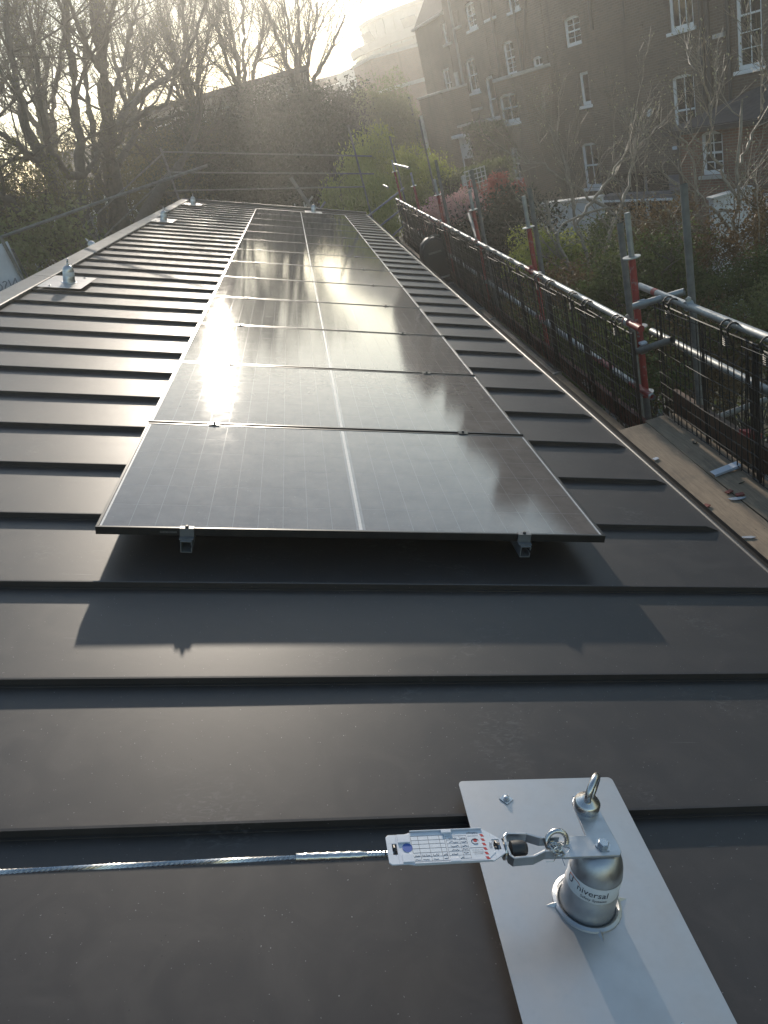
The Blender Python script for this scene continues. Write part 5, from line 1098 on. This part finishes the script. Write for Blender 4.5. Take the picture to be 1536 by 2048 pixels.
hedge('ivy covered wall of the third terrace house', ((8.791,33.000,-1.231)[0] - .1, 33.2, 0), ((9.296,31.000,-1.351)[0], 30.6, 0), (9.375,32.000,-0.377)[2], .5, 9000, L_IVY, 91, name='ivy_wall')
# ---- coloured shrubs
bush('red_maple', 'small red leaved maple beside the trellis', (5.558,17.500,-1.403), (.85, .8, .55), 4200, .075, L_RED, 101, lumps=20, stems=7, shell=.2)
bush('pink_shrub', 'pink flowering shrub behind the eave rail', (4.474,16.500,-1.281), (.95, .8, .5), 4800, .07, L_PINK, 102, lumps=20, stems=7, shell=.2)
bush('lime_dome_bush', 'rounded lime green bush below the second red standard', (4.941,11.500,-1.968), (.75, .7, .62), 9000, .05, L_LIME, 103, lumps=40, stems=5, shell=.7)
for i, (p, rad, n, sz, lm, lab) in enumerate((((5.003,14.500,-1.853), (1.5, 1.2, 1.2), 6000, .08, L_EVER, 'dark shrub behind the eave mesh, between pink shrub and lime dome'), ((4.371,17.500,-2.116), (1.4, 1.3, 1.0), 6000, .09, L_EVER, 'dark shrub below the pink flowers'), ((6.095,12.500,-2.420), (1.2, 1.0, .9), 5000, .07, L_HEDGE, 'dark green shrub right of the lime dome'), ((4.389,9.200,-2.444), (1.2, 1.3, .9), 6500, .055, L_BROWN, 'rusty brown shrub low behind the eave mesh'), ((5.247,8.200,-1.890), (1.1, .9, .8), 8000, .045, L_HEDGE, 'mixed green shrub behind the nearest red standard'), ((6.229,9.000,-1.688), (.9, .8, .75), 6000, .045, L_BROWN, 'rusty orange conifer behind the tall weathered tube'), ((6.173,7.600,-2.052), (1.2, .7, .55), 9000, .04, L_HEDGE, 'dense green conifer branch behind the near guard rail'), ((6.017,6.600,-2.486), (1.1, .9, .6), 7000, .04, L_OLIVE, 'leafy green shrub below the near guard rail'), ((5.253,6.400,-2.611), (1.2, 1.1, .7), 7000, .045, L_BROWN, 'brownish shrub seen through the near mesh'), ((7.496,8.400,-1.966), (.9, .8, .8), 5000, .045, L_BROWN, 'rusty shrub at the right picture edge'), ((3.469,7.600,-2.196), (.9, 1.4, .8), 4500, .05, L_HEDGE, 'green shrub under the scaffold below the mesh'), ((4.321,6.600,-2.394), (1.0, 1.2, .7), 5500, .05, L_HEDGE, 'green shrub under the scaffold by the nearest standard'))):
    bush('garden_shrub', lab, p, rad, int(n * 1.9), sz, lm, 110 + i, lumps=26, stems=16, shell=.1)
# ---- magnolia with fat buds, bare, in front of the terrace
mg = [
    ([(6.3, 10.6, GZ), (5.406,10.600,-3.030), (5.214,10.800,-2.297), (5.044,11.000,-1.585), (5.015,11.200,-0.925)], .085, .03),
    ([(6.3, 10.6, GZ), (5.505,10.500,-2.679), (6.450,10.600,-1.757), (5.993,10.400,-1.214), (5.260,10.200,-1.082), (4.742,10.000,-1.314)], .075, .02),
    ([(5.517,10.600,-2.880), (5.939,11.000,-1.829), (6.538,11.400,-1.175), (6.914,11.700,-0.538), (6.986,12.000,0.055)], .07, .015),
    ([(5.506,10.600,-2.609), (5.484,11.200,-1.384), (5.611,11.600,-0.524), (5.528,12.000,0.147)], .06, .012),
    ([(6.194,11.200,-1.491), (5.739,11.500,-0.968), (5.280,11.800,-0.442), (4.677,12.000,-0.040)], .05, .012),
    ([(5.472,11.200,-1.466), (6.530,11.600,-0.765), (7.572,12.000,-0.296)], .05, .012)]
mg2 = [
    ([(8.2, 9.2, GZ), (7.269,9.200,-2.612), (7.240,9.200,-1.985), (7.329,9.200,-1.417), (7.425,9.300,-0.808), (7.610,9.500,-0.104)], .075, .025),
    ([(7.240,9.200,-2.000), (6.845,9.000,-1.781), (6.299,8.800,-1.540), (5.669,8.600,-1.634)], .04, .012),
    ([(7.259,9.200,-1.915), (6.848,9.400,-1.228), (6.835,9.600,-0.587), (6.732,9.800,-0.140)], .045, .012),
    ([(7.329,9.200,-1.417), (7.092,9.500,-0.653), (7.272,9.700,-0.008), (7.084,9.800,0.445)], .04, .01),
    ([(7.256,9.200,-1.989), (7.547,9.000,-1.751), (7.864,9.000,-1.405)], .045, .015),
    ([(7.419,9.300,-0.946), (7.816,9.400,-0.428), (8.072,9.600,0.247)], .035, .01),
    ([(7.323,9.200,-1.561), (6.445,9.600,-1.506), (5.667,9.800,-1.939)], .035, .01)]
MGL = [(8, 1.35, 38, .12, 7, 5, .5, .0075), (5, .7, 36, .14, 5, 4, .55, .0046), (2, .26, 36, .14, 3, 3, .6, .0034)]
def magnolia(label, limbs, seed):
    limbs = [(p_, a_ * .62, b_ * .8) for p_, a_, b_ in limbs]
    t, cur = tree('magnolia_tree', label, limbs, seed, MGL, None, barkm=BARKPALE, up=(0, 0, .12), tip=.5, gnarl=.02, group='bare magnolias in the gardens')
    r = np.random.default_rng(seed); base = np.array(limbs[0][0][0]); e = cur[:, -1]; d = nrm(cur[:, -1] - cur[:, -2]); keep = r.uniform(size=len(e)) < .8; e = e[keep]; d = d[keep]
    pts = np.stack([e - d * .004, e + d * .012, e + d * .028], 1); V, F = vtubes(pts, np.tile(np.array([.005, .011, .003]), (len(e), 1)), 5); kind(npmesh('buds', V - base, [F], L_BUD, t, smooth=True), 'stuff')
magnolia('bare magnolia with pale branches and fat buds behind the eave rail', mg, 131); magnolia('bare magnolia with pale upright branches in front of the white garden wall', mg2, 132)
for i, (b0, tops, lab) in enumerate((((5.885,8.800,-2.784), [(5.551,8.800,-1.409), (6.033,9.000,-1.272), (6.393,8.800,-1.282), (5.051,8.400,-1.724), (6.556,8.600,-1.876)], 'bare twiggy shrub behind the near transom tubes'), ((6.939,8.000,-2.914), [(6.668,8.200,-1.378), (6.923,8.000,-1.104), (7.266,8.000,-1.456), (6.150,7.800,-1.803)], 'bare twiggy shrub at the right edge behind the near rail'), ((4.868,12.000,-2.778), [(4.585,12.500,-1.254), (4.948,12.000,-1.132), (5.481,12.000,-1.363), (5.815,11.500,-1.761)], 'bare twiggy shrub behind the lime dome bush'), ((4.552,15.000,-1.891), [(4.216,15.500,-0.980), (4.647,15.000,-0.856), (5.236,14.500,-1.190), (5.456,14.000,-1.617)], 'bare twiggy shrub between the pink shrub and the eave rail'))):
    tree('twiggy_shrub', lab, [([(b0[0], b0[1], GZ), b0, tuple(Vector(b0).lerp(Vector(t_), .5) + Vector((.1, .1, .12))), t_], .022, .006) for t_ in tops], 140 + i, [(9, .7, 42, .18, 6, 4, .5, .005), (6, .35, 40, .2, 4, 3, .55, .0034)], L_BROWN if i < 2 else L_OLIVE, (500, .04), barkm=BARKPALE, group='bare twiggy shrubs', cat='shrub', gnarl=.02)
# ---- ground cover and a far wood that reads as one mass
r = np.random.default_rng(200); n = 60000; P = np.stack([r.uniform(2.8, 16, n), r.uniform(-3, 32, n), GZ + np.abs(r.normal(0, .16, n))], 1); V, F = leaves(P, .10, r, .4)
gc = kind(npmesh('ground_cover', V, [F], L_HEDGE), 'stuff'); gc['label'] = 'leafy ground cover under the shrubs in the gardens'; gc['category'] = 'ground cover'
n = 46000; P = np.stack([r.uniform(-90, 40, n), r.normal(150, 8, n), r.uniform(0, 1, n) ** 1.3], 1); P[:, 2] = GZ + P[:, 2] * (8.5 + 2.2 * np.sin(P[:, 0] * .21) + 1.6 * np.sin(P[:, 0] * .57 + 1)); V, F = leaves(P, .8, r, .7)
tl = kind(npmesh('treeline', V, [F], L_EVER), 'stuff'); tl['label'] = 'far wooded treeline on the horizon behind the left trees'; tl['category'] = 'treeline'
# ================================================================== haze volume added to stand in for glare towards the low sun
hz = kind(MB().b2(-140, 140, -60, 190, GZ - 1, 22).build('haze', M('haze_tmp', (.5, .5, .5))), 'stuff')
hm = bpy.data.materials.new('haze_air'); hm.use_nodes = True; t = hm.node_tree; t.nodes.clear()
pvn = N(t, 'ShaderNodeVolumePrincipled'); pvn.inputs['Color'].default_value = (.93, .93, .90, 1); pvn.inputs['Density'].default_value = .0026; pvn.inputs['Anisotropy'].default_value = .69
mo = N(t, 'ShaderNodeOutputMaterial'); L(t, pvn.outputs[0], mo.inputs['Volume']); hz.data.materials.clear(); hz.data.materials.append(hm)
hz['label'] = 'haze volume added for the milky glare towards the low sun'; hz['category'] = 'haze'
cy.volume_step_rate = 4.0; cy.volume_max_steps = 64
